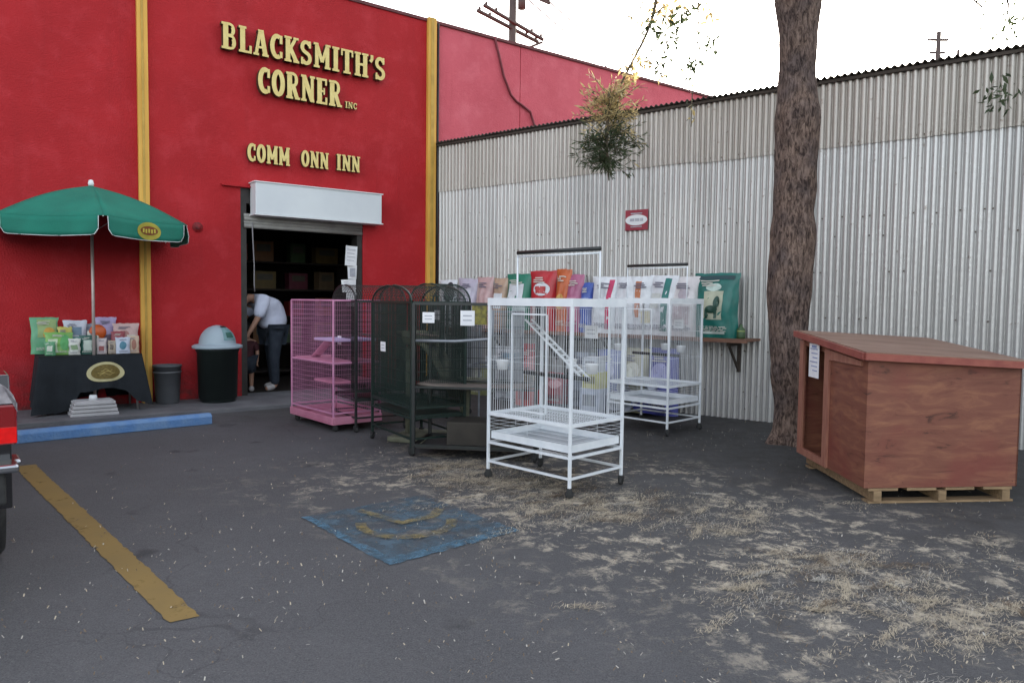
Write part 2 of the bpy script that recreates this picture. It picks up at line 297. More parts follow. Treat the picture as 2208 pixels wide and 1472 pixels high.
# ------------------------------------------------------------------ mesh helpers
class MB:
    def __init__(s): s.v = []; s.f = []; s.m = []; s.sm = []
    def add(s, vs, fs, mi=0, smooth=False):
        o = len(s.v); s.v += [tuple(v) for v in vs]; s.f += [tuple(i + o for i in f) for f in fs]; s.m += [mi] * len(fs); s.sm += [smooth] * len(fs)
    def box(s, lo, hi, mi=0, fn=None):
        x0, y0, z0 = lo; x1, y1, z1 = hi
        vs = [(x0, y0, z0), (x1, y0, z0), (x1, y1, z0), (x0, y1, z0), (x0, y0, z1), (x1, y0, z1), (x1, y1, z1), (x0, y1, z1)]
        if fn: vs = [fn(*v) for v in vs]
        s.add(vs, [(0, 3, 2, 1), (4, 5, 6, 7), (0, 1, 5, 4), (1, 2, 6, 5), (2, 3, 7, 6), (3, 0, 4, 7)], mi)
    def tube(s, pts, r, n=6, mi=0, cap=True, smooth=True):
        pts = [Vector(p) for p in pts]; rs = r if isinstance(r, (list, tuple)) else [r] * len(pts)
        ref = None; rings = []
        for i, p in enumerate(pts):
            t = (pts[min(i + 1, len(pts) - 1)] - pts[max(i - 1, 0)])
            if t.length < 1e-9: t = Vector((0, 0, 1))
            t.normalize()
            if ref is None:
                ref = Vector((1, 0, 0)) if abs(t.x) < .8 else Vector((0, 1, 0))
            a = t.cross(ref); a.normalize(); b = t.cross(a); ref = -b if False else ref
            off = PI / 4 if n == 4 else 0
            rings.append([p + (a * math.cos(2 * PI * k / n + off) + b * math.sin(2 * PI * k / n + off)) * rs[i] for k in range(n)])
        vs = [v for rg in rings for v in rg]; fs = []
        for i in range(len(pts) - 1):
            for k in range(n):
                fs.append((i * n + k, i * n + (k + 1) % n, (i + 1) * n + (k + 1) % n, (i + 1) * n + k))
        if cap: fs += [tuple(range(n - 1, -1, -1)), tuple((len(pts) - 1) * n + k for k in range(n))]
        s.add(vs, fs, mi, smooth and n > 4)
    def lathe(s, prof, c=(0, 0, 0), n=32, mi=0, smooth=True, axis='z'):
        vs = []
        for r_, z in prof:
            for k in range(n):
                a = 2 * PI * k / n
                if axis == 'z': vs.append((c[0] + r_ * math.cos(a), c[1] + r_ * math.sin(a), c[2] + z))
                else: vs.append((c[0] + z, c[1] + r_ * math.cos(a), c[2] + r_ * math.sin(a)))
        fs = [(i * n + k, i * n + (k + 1) % n, (i + 1) * n + (k + 1) % n, (i + 1) * n + k) for i in range(len(prof) - 1) for k in range(n)]
        s.add(vs, fs, mi, smooth)
    def grid(s, fn, nu, nv, mi=0, smooth=True, wrap=False):
        vs = [fn(i / nu, j / nv) for j in range(nv + 1) for i in range(nu + (0 if wrap else 1))]; W = nu if wrap else nu + 1
        fs = [(j * W + i, j * W + (i + 1) % W, (j + 1) * W + (i + 1) % W, (j + 1) * W + i) for j in range(nv) for i in range(nu)]
        s.add(vs, fs, mi, smooth)
    def prism(s, poly, y0, y1, mi=0, mis=None):
        """poly in x,z; extruded along y from y0 (front) to y1"""
        n = len(poly); vs = [(x, y0, z) for x, z in poly] + [(x, y1, z) for x, z in poly]
        s.add(vs, [tuple(range(n)), tuple(range(2 * n - 1, n - 1, -1))], mi)
        s.add(vs, [(i, i + n, (i + 1) % n + n, (i + 1) % n) for i in range(n)], mi if mis is None else mis)
    def build(s, name, mats, parent=None, bevel=0, solid=0, loc=None):
        me = bpy.data.meshes.new(name); me.from_pydata(s.v, [], s.f)
        for mt in (mats if isinstance(mats, (list, tuple)) else [mats]): me.materials.append(mt)
        me.polygons.foreach_set('material_index', s.m); me.polygons.foreach_set('use_smooth', s.sm); me.update()
        o = bpy.data.objects.new(name, me); col.objects.link(o)
        if parent: o.parent = parent
        if loc: o.location = loc
        if bevel:
            b = o.modifiers.new('b', 'BEVEL'); b.width = bevel; b.segments = 2; b.limit_method = 'ANGLE'
        if solid:
            b = o.modifiers.new('s', 'SOLIDIFY'); b.thickness = solid
        return o
def tag(o, label=None, cat=None, group=None, kind=None):
    for k, v in (('label', label), ('category', cat), ('group', group), ('kind', kind)):
        if v: o[k] = v
    return o
def thing(name, label, cat, loc=(0, 0, 0), rz=0.0, group=None):
    o = bpy.data.objects.new(name, None); col.objects.link(o); o.location = loc; o.rotation_euler = (0, 0, rz); o.empty_display_size = .1
    return tag(o, label, cat, group)
def copy_tree(o, parent=None):
    kids = [c for c in bpy.data.objects if c.parent == o]
    c = o.copy(); col.objects.link(c); c.parent = parent
    for k in kids: copy_tree(k, c)
    return c
def skin(name, pts, edges, rad, mt, parent, sub=2, root=0):
    me = bpy.data.meshes.new(name); me.from_pydata(pts, edges, []); o = bpy.data.objects.new(name, me); col.objects.link(o)
    sk = o.modifiers.new('skin', 'SKIN'); sk.use_smooth_shade = True
    for i, r_ in enumerate(rad):
        r_ = r_ if isinstance(r_, tuple) else (r_, r_); me.skin_vertices[0].data[i].radius = r_
    me.skin_vertices[0].data[root].use_root = True
    s_ = o.modifiers.new('sub', 'SUBSURF'); s_.levels = sub; s_.render_levels = sub
    dg = bpy.context.evaluated_depsgraph_get(); nm = bpy.data.meshes.new_from_object(o.evaluated_get(dg)); bpy.data.objects.remove(o)
    for p_ in nm.polygons: p_.use_smooth = True
    nm.materials.clear(); nm.materials.append(mt); q = bpy.data.objects.new(name, nm); col.objects.link(q); q.parent = parent
    return q

# frames measured from the photograph: corner K where the sheet-metal wall meets the red shop front
K = Vector((-1.329, 12.997, 0)); A_ROT = math.atan2(.59773, .80170); F_ROT = math.atan2(-.61114, .79152)
AX = Vector((.8017, .59773, 0)); AN = Vector((.59773, -.8017, 0)); FD = Vector((.79152, -.61114, 0)); FN = Vector((-.61114, -.79152, 0))
def fac(s, o, z=0): return K + AX * s + AN * o + Vector((0, 0, z))
def fen(t, o, z=0): return K + FD * t + FN * o + Vector((0, 0, z))
SL = .05   # sidewalk height

# ------------------------------------------------------------------ ground
mb = MB(); mb.add([(-400, -400, 0), (400, -400, 0), (400, 400, 0), (-400, 400, 0)], [(0, 1, 2, 3)])
tag(mb.build('parking_lot', M_ASPH), kind='structure')
mb = MB(); rr = thing('sidewalk', None, None, K, A_ROT); bpy.data.objects.remove(rr)
mb.box((-16, -1.2, -.02), (-.3, 0.0, SL)); mb.box((-3.34, 0.001, -.02), (-1.43, .3, SL - .003))
o = mb.build('sidewalk', M_CONC, bevel=.008); o.location = K; o.rotation_euler.z = A_ROT; tag(o, kind='structure')
def strip(name, pts, z, mt, thick=None):
    m_ = MB(); m_.add([(x, y, z) for x, y in pts], [tuple(range(len(pts)))]); return m_.build(name, mt)
M_YLINE = m_worn('worn_yellow_line', (.30, .195, .06), .28, 6); M_YLINE.node_tree.nodes

# accessible bay square with its wheelchair mark
P0, P1, P2, P3 = [Vector(p) for p in ((-1.42, 5.03), (-.68, 5.66), (.06, 4.80), (-.68, 4.13))]
def sq(u, v, z):   # u along P0->P3 (0 back-left..1 near), v along P0->P1
    p = P0.lerp(P3, u).lerp(P1.lerp(P2, u), v); return (p.x, p.y, z)
rj = random.Random(4)
def ragged(pts, n_, jit):
    out = []
    for i in range(len(pts)):
        a_, b_ = pts[i], pts[(i + 1) % len(pts)]
        for k in range(n_): f = k / n_; out.append((a_[0] + (b_[0] - a_[0]) * f + rj.gauss(0, jit), a_[1] + (b_[1] - a_[1]) * f + rj.gauss(0, jit)))
    return out
def ragged_strip(m_, e0, e1, n_, jit, fn):
    L = []
    for k in range(n_ + 1):
        f = k / n_
        for a_, b_ in (e0, e1): L.append(fn(a_[0] + (b_[0] - a_[0]) * f + rj.gauss(0, jit), a_[1] + (b_[1] - a_[1]) * f + rj.gauss(0, jit)))
    m_.add(L, [(2 * i, 2 * i + 1, 2 * i + 3, 2 * i + 2) for i in range(n_)])
rp = ragged([(0, 0), (1, 0), (1, 1), (0, 1)], 30, .004); m_ = MB(); m_.add([sq(u, v, .004) for u, v in rp], [tuple(range(len(rp)))])
tag(m_.build('blue_pavement_marking', m_worn('worn_blue_paint', (.09, .15, .20), .09, 5, 3.0)), kind='structure')
m_ = MB()
for e0, e1 in ((((.915, .0), (.93, 1.0)), ((1.01, .0), (1.01, 1.0))), (((.0, -.01), (.90, -.01)), ((.0, .05), (.90, .065)))): ragged_strip(m_, e0, e1, 30, .004, lambda u, v: sq(u, v, .006))
tag(m_.build('blue_marking_border', m_worn('worn_blue_edge', (.10, .215, .31), .11, 9, 5.0)), kind='structure')
m_ = MB(); M_YM = m_worn('worn_yellow_mark', (.31, .235, .085), .05, 8, 1.0)
def flat_ribbon(path, wd, z):
    n_ = len(path); L = []
    for i, p in enumerate(path):
        a_, b_ = Vector(path[max(i - 1, 0)]), Vector(path[min(i + 1, n_ - 1)]); t = (b_ - a_).normalized(); nn = Vector((-t.y, t.x))
        L += [sq(p[0] + nn.x * wd, p[1] + nn.y * wd, z), sq(p[0] - nn.x * wd, p[1] - nn.y * wd, z)]
    m_.add(L, [(2 * i, 2 * i + 1, 2 * i + 3, 2 * i + 2) for i in range(n_ - 1)])
flat_ribbon([(.48 + .27 * math.cos(a), .50 + .31 * math.sin(a)) for a in [R(-125 + k * 10) for k in range(0, 20)]], .036, .012)
flat_ribbon([(.10, .37), (.20, .40), (.48, .46), (.48, .72), (.38, .86)], .036, .016)
tag(m_.build('yellow_wheelchair_marking', M_YM), kind='structure')

m_ = MB(); ragged_strip(m_, ((-4.36, 6.44), (-1.565, 3.345)), ((-4.23, 6.53), (-1.455, 3.425)), 110, .0035, lambda x, y: (x, y, .004)); tag(m_.build('parking_line', M_YLINE), kind='structure')

# ------------------------------------------------------------------ the red shop building
bd = thing('shop_building', 'red stucco shop front with yellow pilasters and an open roll-up door', 'building', K, A_ROT)
WZ = 6.22
mb = MB()
mb.box((-16, 0, 0), (-3.35, .25, WZ)); mb.box((-3.35, 0, 3.12), (-1.40, .25, WZ)); mb.box((-1.40, 0, 0), (0, .25, WZ))
mb.box((-16, .25, 0), (-15.75, 14, WZ)); mb.box((-15.75, .25, 5.7), (15, 14, 5.9))
mb.build('wall', M_RED, bd)
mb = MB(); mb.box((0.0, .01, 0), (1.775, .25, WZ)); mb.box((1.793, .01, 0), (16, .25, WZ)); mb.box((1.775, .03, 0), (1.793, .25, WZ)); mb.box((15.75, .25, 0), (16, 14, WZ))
o = mb.build('side_wall', M_REDP, bd); o['label'] = 'paler red wall above the metal wall'
mb = MB(); mb.box((-16.02, -.025, WZ), (16.02, .28, WZ + .05)); mb.build('parapet_cap', mat('weathered_red_cap', (.16, .04, .045), (.10, .03, .03), 6, .7), bd)
for s0, s1, zt in ((-4.71, -4.58, WZ + .03), (-.23, -.07, WZ + .06)):
    mb = MB(); mb.box((s0, -.075, 0), (s1, -.002, zt)); mb.box((s0 + .045, -.088, 0), (s1 - .055, -.0755, zt), 1)
    mb.build('pilaster', [M_YEL, M_YEL2], bd, bevel=.006)
mb = MB(); mb.tube([(-.022, -.04, 0), (-.022, -.04, WZ)], .02, 8); mb.build('pilaster_shade_strip', M_BMET, bd)  # black strip stands in for the shade right of the second pilaster
# door: dark jambs, roll box, curtain end, hanging cord
mb = MB(); mb.box((-3.35, .02, SL), (-3.26, .24, 3.12)); mb.box((-1.49, .02, SL), (-1.40, .24, 3.12)); mb.box((-3.26, .02, 2.9), (-1.49, .24, 3.12))
mb.build('door_frame', mat('dark_door_frame', (.02, .016, .015), (.035, .03, .028), 6, .5), bd)
sb = MB(); sb.box((-3.21, -.26, 2.73), (-1.19, -.002, 3.19)); so_ = sb.build('shutter_box', mat('white_sheet_box', (.70, .74, .76), (.64, .68, .71), 2, .4), bd, bevel=.01)
s2 = MB(); s2.box((-3.23, -.275, 3.19), (-1.17, -.001, 3.205)); s2.box((-3.23, -.275, 2.715), (-1.17, -.001, 2.73)); s2.build('edge_trim', M_WHITE, so_)
sc_ = MB()
for k in range(4): sc_.tube([(-3.3, .01 - .012 * (k % 2), 2.72 - .05 * k), (-1.42, .01 - .012 * (k % 2), 2.72 - .05 * k)], .032, 10)
sc_.build('shutter_curtain', mat('grey_slats', (.30, .29, .27), (.22, .21, .2), 5, .5), bd)
mb = MB(); mb.tube([(-3.19, -.03, 2.62), (-3.18, -.035, 2.3), (-3.165, -.03, 2.0), (-3.17, -.04, 1.75), (-3.16, -.03, 1.6)], .009, 6); mb.build('pull_cord', mat('grey_cord', (.25, .24, .25), None, rough=.8), bd)
mb = MB(); mb.box((-3.62, -.06, 3.125), (-3.22, -.002, 3.15)); mb.build('lintel_ledge', M_RED, bd)
mb = MB(); mb.lathe([(0, -.05), (.035, -.05), (.04, -.02), (.07, -.01), (.075, 0)], (0, 0, 0), 12); o = mb.build('wall_hook', M_RED, bd); o.rotation_euler.x = R(-90); o.rotation_euler.x = R(90); o.location = (-3.95, -.004, 2.5); o.rotation_euler = (R(-90), 0, 0)
# dark shop interior
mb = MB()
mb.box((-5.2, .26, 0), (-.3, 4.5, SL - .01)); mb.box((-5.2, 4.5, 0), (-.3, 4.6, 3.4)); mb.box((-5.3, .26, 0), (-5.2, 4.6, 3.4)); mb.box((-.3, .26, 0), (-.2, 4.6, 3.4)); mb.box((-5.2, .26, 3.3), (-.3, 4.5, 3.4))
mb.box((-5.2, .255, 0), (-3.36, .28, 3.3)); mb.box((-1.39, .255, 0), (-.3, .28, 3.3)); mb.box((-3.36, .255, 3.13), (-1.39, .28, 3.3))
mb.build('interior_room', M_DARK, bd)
# cable on the paler red wall
pts = [(1.17, 6.27), (1.20, 6.16), (1.27, 5.96), (1.38, 5.61), (1.55, 5.30), (1.68, 5.20), (1.82, 5.15), (2.01, 5.06), (2.1, 4.85), (2.12, 4.3)]
mb = MB(); mb.tube([(x, -.02, z) for x, z in pts], .022, 6)
o = mb.build('wall_cable', mat('dark_red_painted_cable', (.20, .03, .04), (.15, .02, .03), 8, .6)); o.location = K; o.rotation_euler.z = A_ROT
tag(o, 'dark cable sagging down the paler red wall above the metal wall', 'cable')
# goods inside the shop
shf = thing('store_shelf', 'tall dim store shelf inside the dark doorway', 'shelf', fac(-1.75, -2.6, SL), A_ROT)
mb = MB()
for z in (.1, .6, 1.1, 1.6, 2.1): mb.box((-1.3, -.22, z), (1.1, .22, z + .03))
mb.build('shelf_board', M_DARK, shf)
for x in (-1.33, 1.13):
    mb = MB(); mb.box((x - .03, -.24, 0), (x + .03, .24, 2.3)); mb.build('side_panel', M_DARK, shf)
cols = [(.20, .022, .02, 'red'), (.20, .08, .02, 'orange'), (.04, .08, .03, 'green'), (.15, .10, .03, 'mustard'), (.14, .03, .05, 'magenta'), (.15, .10, .06, 'tan')]
gi = 0; row_n = {.63: 'lowest', 1.13: 'second', 1.63: 'third', 2.13: 'top'}
pos_n = ['leftmost', 'second from left', 'second from right', 'rightmost']
for z in (.63, 1.13, 1.63, 2.13):
    for j in range(4):
        c = cols[gi % 6]; gi += 1
        wd = .14 + .1 * rnd.random(); h_ = .26 + .14 * rnd.random(); x = -1.05 + j * .58 + .1 * rnd.random(); mb = MB()
        mb.box((-wd, -.1, 0), (wd, .1, h_)); mb.box((-wd * .7, -.106, h_ * .5), (wd * .7, -.1, h_ * .85), 1)
        o = mb.build('product_box', [paint(c[:3]), paint((.09, .08, .06))], None, bevel=.006); p_ = fac(-1.75 + x, -2.55, SL + z); o.location = p_; o.rotation_euler.z = A_ROT + rnd.uniform(-.2, .2)
        tag(o, f'{c[3]} box, {pos_n[j]} on the {row_n[z]} shelf board inside the doorway', 'box', 'boxes on the shelf inside the shop')
# papers taped to the right door jamb
for i, (s, z, wd, h_, tilt) in enumerate(((-1.62, 2.20, .20, .32, .06), (-1.60, 1.94, .15, .22, 0), (-1.66, 1.72, .24, .20, -.05), (-1.62, 1.50, .17, .22, 0.03))):
    mb = MB(); mb.grid(lambda u, v: ((u - .5) * wd, .03 * math.sin(u * 3.1 + i) * (v - .3) - .0, (v - .5) * h_), 6, 6)
    for k in range(4):
        if i != 1: mb.box((-wd * .36, -.005, h_ * (.3 - .18 * k)), (wd * (.36 - .1 * (k % 2)), -.0035, h_ * (.3 - .18 * k) + .008), 1)
    if i == 1: mb.box((-wd * .3, -.02, -h_ * .3), (wd * .3, -.015, h_ * .3), 1)
    o = mb.build('paper_notice', [M_PAPER, M_INK]); o.location = fac(s, .04 if i != 1 else .035, z); o.rotation_euler = (0, tilt, A_ROT)
    tag(o, ['white paper notice taped high on the right side of the doorway', 'small paper notice with a grey picture below the highest notice', 'wide white notice third from the top on the doorway side', 'lowest white notice on the doorway side above the cages'][i], 'notice', 'papers on the door jamb')

# ------------------------------------------------------------------ slab-serif wall lettering
T = .19; TH = .10
def arc(cx, cz, rx, rz, a0, a1, n=10): return [(cx + rx * math.cos(R(a0 + (a1 - a0) * k / n)), cz + rz * math.sin(R(a0 + (a1 - a0) * k / n))) for k in range(n + 1)]
def S(path, w=T): return ('s', path, w)
def B(x0, z0, x1, z1): return ('b', (x0, z0, x1, z1))
sf = .09
GL = {
 'B': (.62, [B(0, 0, .16, sf), B(0, 1 - sf, .16, 1), S([(.17, 0), (.17, 1)]), S([(.2, .955), (.34, .955)] + arc(.36, .745, .14, .20, 85, -85) + [(.2, .525)], TH), S([(.2, .045), (.36, .045)] + list(reversed(arc(.38, .285, .155, .235, 85, -85)[1:-1])) + [(.3, .515), (.2, .515)], TH), S(arc(.40, .73, .08, .14, 60, -60), .13), S(arc(.42, .27, .09, .16, 60, -60), .14)]),
 'L': (.56, [S([(.18, 0), (.18, 1)]), B(.02, 0, .56, sf), B(.02, 1 - sf, .34, 1), B(.46, .08, .56, .30)]),
 'A': (.64, [S([(.12, .04), (.30, 1)], .12), S([(.52, .04), (.34, 1)], .18), B(.0, 0, .24, sf), B(.38, 0, .66, sf), B(.18, .28, .46, .37), B(.20, .93, .44, 1.0)]),
 'C': (.58, [S(arc(.33, .5, .22, .41, 60, 300, 16), .17), B(.44, .62, .56, .95), B(.44, .07, .56, .32)]),
 'K': (.64, [S([(.16, 0), (.16, 1)]), S([(.22, .45), (.50, .95)], .12), S([(.28, .52), (.54, .05)], .17), B(.0, 0, .32, sf), B(.0, 1 - sf, .32, 1), B(.40, 0, .66, sf), B(.40, 1 - sf, .64, 1)]),
 'S': (.56, [S(arc(.28, .72, .18, .20, 25, 250, 12) + arc(.28, .28, .18, .20, 70, -155, 12), .15), B(.40, .70, .50, .98), B(.04, .02, .14, .30)]),
 'M': (.80, [S([(.15, 0), (.15, 1)], .15), S([(.65, 0), (.65, 1)], .17), S([(.15, .96), (.40, .25)], .14), S([(.65, .96), (.40, .25)], .12), B(0, 0, .28, sf), B(0, 1 - sf, .22, 1), B(.52, 0, .80, sf), B(.58, 1 - sf, .80, 1)]),
 'I': (.38, [S([(.19, 0), (.19, 1)]), B(.02, 0, .36, sf), B(.02, 1 - sf, .36, 1)]),
 'T': (.60, [S([(.30, 0), (.30, 1)]), B(.12, 0, .48, sf), B(0, 1 - sf, .60, 1), B(0, .72, .08, .93), B(.52, .72, .60, .93)]),
 'H': (.70, [S([(.16, 0), (.16, 1)]), S([(.54, 0), (.54, 1)]), B(.16, .46, .54, .56), B(0, 0, .32, sf), B(0, 1 - sf, .32, 1), B(.38, 0, .70, sf), B(.38, 1 - sf, .70, 1)]),
 "'": (.20, [S([(.12, 1), (.12, .82), (.04, .70)], .13)]),
 'O': (.62, [S(arc(.31, .5, .21, .42, 0, 360, 24), .17)]),
 'R': (.66, [S([(.17, 0), (.17, 1)]), S([(.2, .955), (.36, .955)] + arc(.37, .73, .14, .21, 85, -85) + [(.2, .50)], .11), S(arc(.42, .73, .08, .14, 60, -60), .12), S([(.34, .50), (.52, .05)], .16), B(0, 0, .33, sf), B(0, 1 - sf, .3, 1), B(.42, 0, .68, sf)]),
 'N': (.70, [S([(.14, 0), (.14, 1)], .12), S([(.56, 0), (.56, 1)], .12), S([(.14, .98), (.56, .04)], .18), B(0, 0, .27, sf), B(0, 1 - sf, .2, 1), B(.44, 1 - sf, .70, 1), B(.5, 0, .66, .05)]),
 'E': (.58, [S([(.17, 0), (.17, 1)]), B(.0, 0, .56, sf), B(.0, 1 - sf, .54, 1), B(.2, .46, .40, .55), B(.46, .08, .56, .28), B(.45, .74, .54, .92), B(.36, .38, .43, .63)]),
}
def glyph(ch, h, depth, fx=1.0):
    wd, parts = GL[ch]; mb = MB(); k = 0
    for p in parts:
        y0 = -depth - .0007 * k; k += 1
        if p[0] == 'b':
            x0, z0, x1, z1 = p[1]; mb.prism([(x0 * h * fx, z0 * h), (x1 * h * fx, z0 * h), (x1 * h * fx, z1 * h), (x0 * h * fx, z1 * h)], y0, 0, 0, 1)
        else:
            path = [(x * fx, z) for x, z in p[1]]; hw = p[2] * .5; closed = (abs(path[0][0] - path[-1][0]) + abs(path[0][1] - path[-1][1])) < 1e-4
            L = []; n_ = len(path)
            for i, q in enumerate(path):
                if closed: a_, b_ = path[(i - 1) % (n_ - 1)], path[(i + 1) % (n_ - 1)]
                else: a_, b_ = path[max(i - 1, 0)], path[min(i + 1, n_ - 1)]
                tx, tz = b_[0] - a_[0], b_[1] - a_[1]; ll = math.hypot(tx, tz) or 1; nx, nz = -tz / ll, tx / ll
                L.append(((q[0] + nx * hw) * h, (q[1] + nz * hw) * h, (q[0] - nx * hw) * h, (q[1] - nz * hw) * h))
            vs = []
            for a_ in L: vs += [(a_[0], y0, a_[1]), (a_[2], y0, a_[3]), (a_[0], 0, a_[1]), (a_[2], 0, a_[3])]
            fs = [(4 * i, 4 * i + 1, 4 * i + 5, 4 * i + 4) for i in range(n_ - 1)]
            mb.add(vs, fs, 0)
            sd_ = []
            for i in range(n_ - 1): sd_ += [(4 * i, 4 * i + 4, 4 * i + 6, 4 * i + 2), (4 * i + 1, 4 * i + 3, 4 * i + 7, 4 * i + 5)]
            if not closed: sd_ += [(0, 2, 3, 1), (4 * n_ - 4, 4 * n_ - 3, 4 * n_ - 1, 4 * n_ - 2)]
            mb.add(vs, sd_, 1)
    return mb, wd * h * fx
def word(root, text, s0, s1, z, h, depth=.07, slope=0.0):
    ws = [GL[c][0] if c != ' ' else .5 for c in text]; gap = .07
    tot = sum(ws) + gap * (len(text) - 1); fx = (s1 - s0) / (tot * h); x = s0
    for c, wd in zip(text, ws):
        if c != ' ':
            mb, _ = glyph(c, h, depth, fx); o = mb.build('letter', [M_LET, M_LETS], root, bevel=0); o.location = (x, -.03, z + slope * (x - s0))
            for kx, kz in ((.25, .2), (.25, .8)):
                pass
        x += (wd + gap) * h * fx
sg = thing('shop_sign_lettering', 'large cream yellow raised letters reading BLACKSMITH\'S CORNER INC on the red wall', 'sign', K, A_ROT)
word(sg, "BLACKSMITH'S", -3.63, -1.06, 5.04, .37, .09)
word(sg, 'CORNER', -3.12, -1.82, 4.50, .39, .09)
word(sg, 'INC', -1.74, -1.54, 4.52, .10, .05)
sg2 = thing('entrance_lettering', 'smaller cream yellow letters reading COMM ONN INN above the roll-up door', 'sign', K, A_ROT)
word(sg2, 'COMM', -3.27, -2.64, 3.50, .27, .06); word(sg2, 'ONN', -2.46, -2.02, 3.52, .25, .06); word(sg2, 'INN', -1.89, -1.49, 3.53, .25, .06)

# ------------------------------------------------------------------ corrugated metal wall
mw = thing('corrugated_metal_wall', 'tall weathered corrugated metal wall meeting the red shop at the corner', 'wall', K, F_ROT)
PITCH = .076; AMP = .0215; T0, T1 = .03, 17.0
def corr(z0, z1, y, warp=0.0, mt=None, name='sheet', t0=T0, t1=T1, jag=0.0):
    nseg = int(round((t1 - t0) / PITCH)) * 10; t1 = t0 + nseg / 10 * PITCH; zs = 5; mb = MB(); vs = []
    for j in range(zs + 1):
        for i in range(nseg + 1):
            x = t0 + (t1 - t0) * i / nseg; z = z0 + (z1 - z0) * j / zs
            sh = math.floor(x / .684); hh = ((sh * 7919) % 13) / 13.
            if j == 0 and jag: z += jag * (hh - .5)
            yy = y + AMP * (1 - 2 * abs(math.sin(PI * (x - t0) / PITCH)) ** .68) + warp * noise.noise(Vector((x * .9, z * .6, y * 9))) + .004 * (x / .684 - sh)
            vs.append((x, yy, z))
    W_ = nseg + 1
    mb.add(vs, [(j * W_ + i, j * W_ + i + 1, (j + 1) * W_ + i + 1, (j + 1) * W_ + i) for j in range(zs) for i in range(nseg)], 0, True)
    return mb.build(name, mt, mw, solid=0)
corr(.0, 3.46, 0.0, .012, M_SHLO, 'lower_sheeting'); corr(3.385, 4.16, -.016, .010, M_SHUP, 'upper_sheeting', jag=.03)
mb = MB(); mb.box((0.02, .03, 0), (T1, .08, 4.1)); mb.build('backing_frame', M_ROOFW, mw)
mb = MB(); mb.box((0, -.06, 4.145), (T1, -.04, 4.18)); mb.box((0, -.04, 4.165), (T1, .10, 4.18)); mb.build('fascia_board', M_ROOFW, mw)
mb = MB(); nseg = int(T1 / PITCH * 6); vs = []
for j in range(3):
    for i in range(nseg + 1):
        x = T1 * i / nseg; dep = (-.09, .1, min(3.2, max(.12, 3.5 * x - .1)))[j]
        vs.append((x, dep, 4.205 - .06 * dep + .015 * math.sin(2 * PI * x / PITCH)))
W_ = nseg + 1
mb.add(vs, [(j * W_ + i, j * W_ + i + 1, (j + 1) * W_ + i + 1, (j + 1) * W_ + i) for j in range(2) for i in range(nseg)], 0, True)
mb.build('roof_sheeting', mat('dark_weathered_roof', (.10, .085, .07), (.05, .04, .035), 6, .6), mw, solid=.006)
mb = MB()
def dots(t0, t1, z, step=1, pr=.5):
    i = math.ceil(t0 / PITCH)
    while i * PITCH < t1:
        if rnd.random() < pr:
            x = T0 + i * PITCH; zz = z + rnd.uniform(-.008, .008); y = -.012
            mb.lathe([(0, 0), (.007, 0), (.009, .003)], (0, 0, 0), 6); k = len(mb.v) - 18
            for q in range(18):
                vx, vy, vz = mb.v[k + q]; mb.v[k + q] = (x + vx, y - vz + .012, zz + vy)
        i += step
for z, pr in ((3.43, .35), (2.55, .22), (2.32, .18), (1.9, .16), (1.35, .22), (.9, .2), (.35, .25)): dots(.3, 9.5, z, 1, pr)
mb.build('nail_head', mat('rusty_nails', (.06, .04, .03), (.10, .06, .04), 20, .7), mw).name = 'nail_rows'
bpy.data.objects['nail_rows']['kind'] = 'stuff'
# red and white sign plate
sp = thing('red_sign_plate', 'small dark red sign with a pale oval on the corrugated metal wall', 'sign', fen(3.91, .045, 2.67), F_ROT)
mb = MB(); mb.box((-.18, 0, -.145), (.18, .012, .145)); mb.build('plate', mat('dark_red_enamel', (.30, .012, .035), (.24, .01, .03), 6, .35), sp, bevel=.006)
mb = MB(); mb.prism([(.172 * math.cos(a), .075 * math.sin(a)) for a in [2 * PI * k / 28 for k in range(28)]], -.006, -.0005); mb.build('oval_panel', M_WHITE, sp)
mb = MB()
for x0, x1 in ((-.10, -.03), (-.02, .05), (.06, .11)): mb.box((x0, -.009, -.018), (x1, -.0065, .022))
mb.box((-.09, -.003, .085), (.09, -.0005, .10)); mb.box((-.09, -.003, -.10), (.09, -.0005, -.088)); mb.build('lettering', M_INK, sp)

# ------------------------------------------------------------------ cages
def wire_panel(mb, p0, p1, z0, z1, dv=.025, dh=.16, r=.0015, mi=0):
    p0, p1 = Vector(p0), Vector(p1); L = (p1 - p0).length; n_ = max(2, int(L / dv))
    for i in range(1, n_):
        q = p0.lerp(p1, i / n_); mb.tube([(q.x, q.y, z0), (q.x, q.y, z1)], r, 4, mi, cap=False)
    n_ = max(1, int((z1 - z0) / dh))
    for i in range(n_ + 1):
        z = z0 + (z1 - z0) * i / n_; mb.tube([(p0.x, p0.y, z), (p1.x, p1.y, z)], r * 1.15, 4, mi, cap=False)
def grate(mb, w_, d_, z, dv=.03, r=.0022):
    n_ = int(w_ / dv)
    for i in range(1, n_): mb.tube([(w_ * i / n_, 0, z), (w_ * i / n_, d_, z)], r, 4, cap=False)
    for i in range(1, 5): mb.tube([(0, d_ * i / 5, z - .004), (w_, d_ * i / 5, z - .004)], r, 4, cap=False)
def caster(root, x, y, mt=M_RUB):
    mb = MB(); mb.lathe([(0, -.014), (.026, -.014), (.034, -.008), (.034, .008), (.026, .014), (0, .014)], (0, 0, .034), 14, axis='x')
    mb.box((-.02, -.02, .05), (.02, .02, .075)); mb.box((-.022, -.01, .03), (-.017, .012, .06)); mb.box((.017, -.01, .03), (.022, .012, .06))
    o = mb.build('caster', mt, root); o.location = (x, y, 0); o.rotation_euler.z = rnd.uniform(-1.2, 1.2); return o
def posts(root, xy, z0, z1, mt, t=.011):
    for x, y in xy:
        mb = MB(); mb.box((x - t, y - t, z0), (x + t, y + t, z1)); mb.build('post', mt, root, bevel=.002)
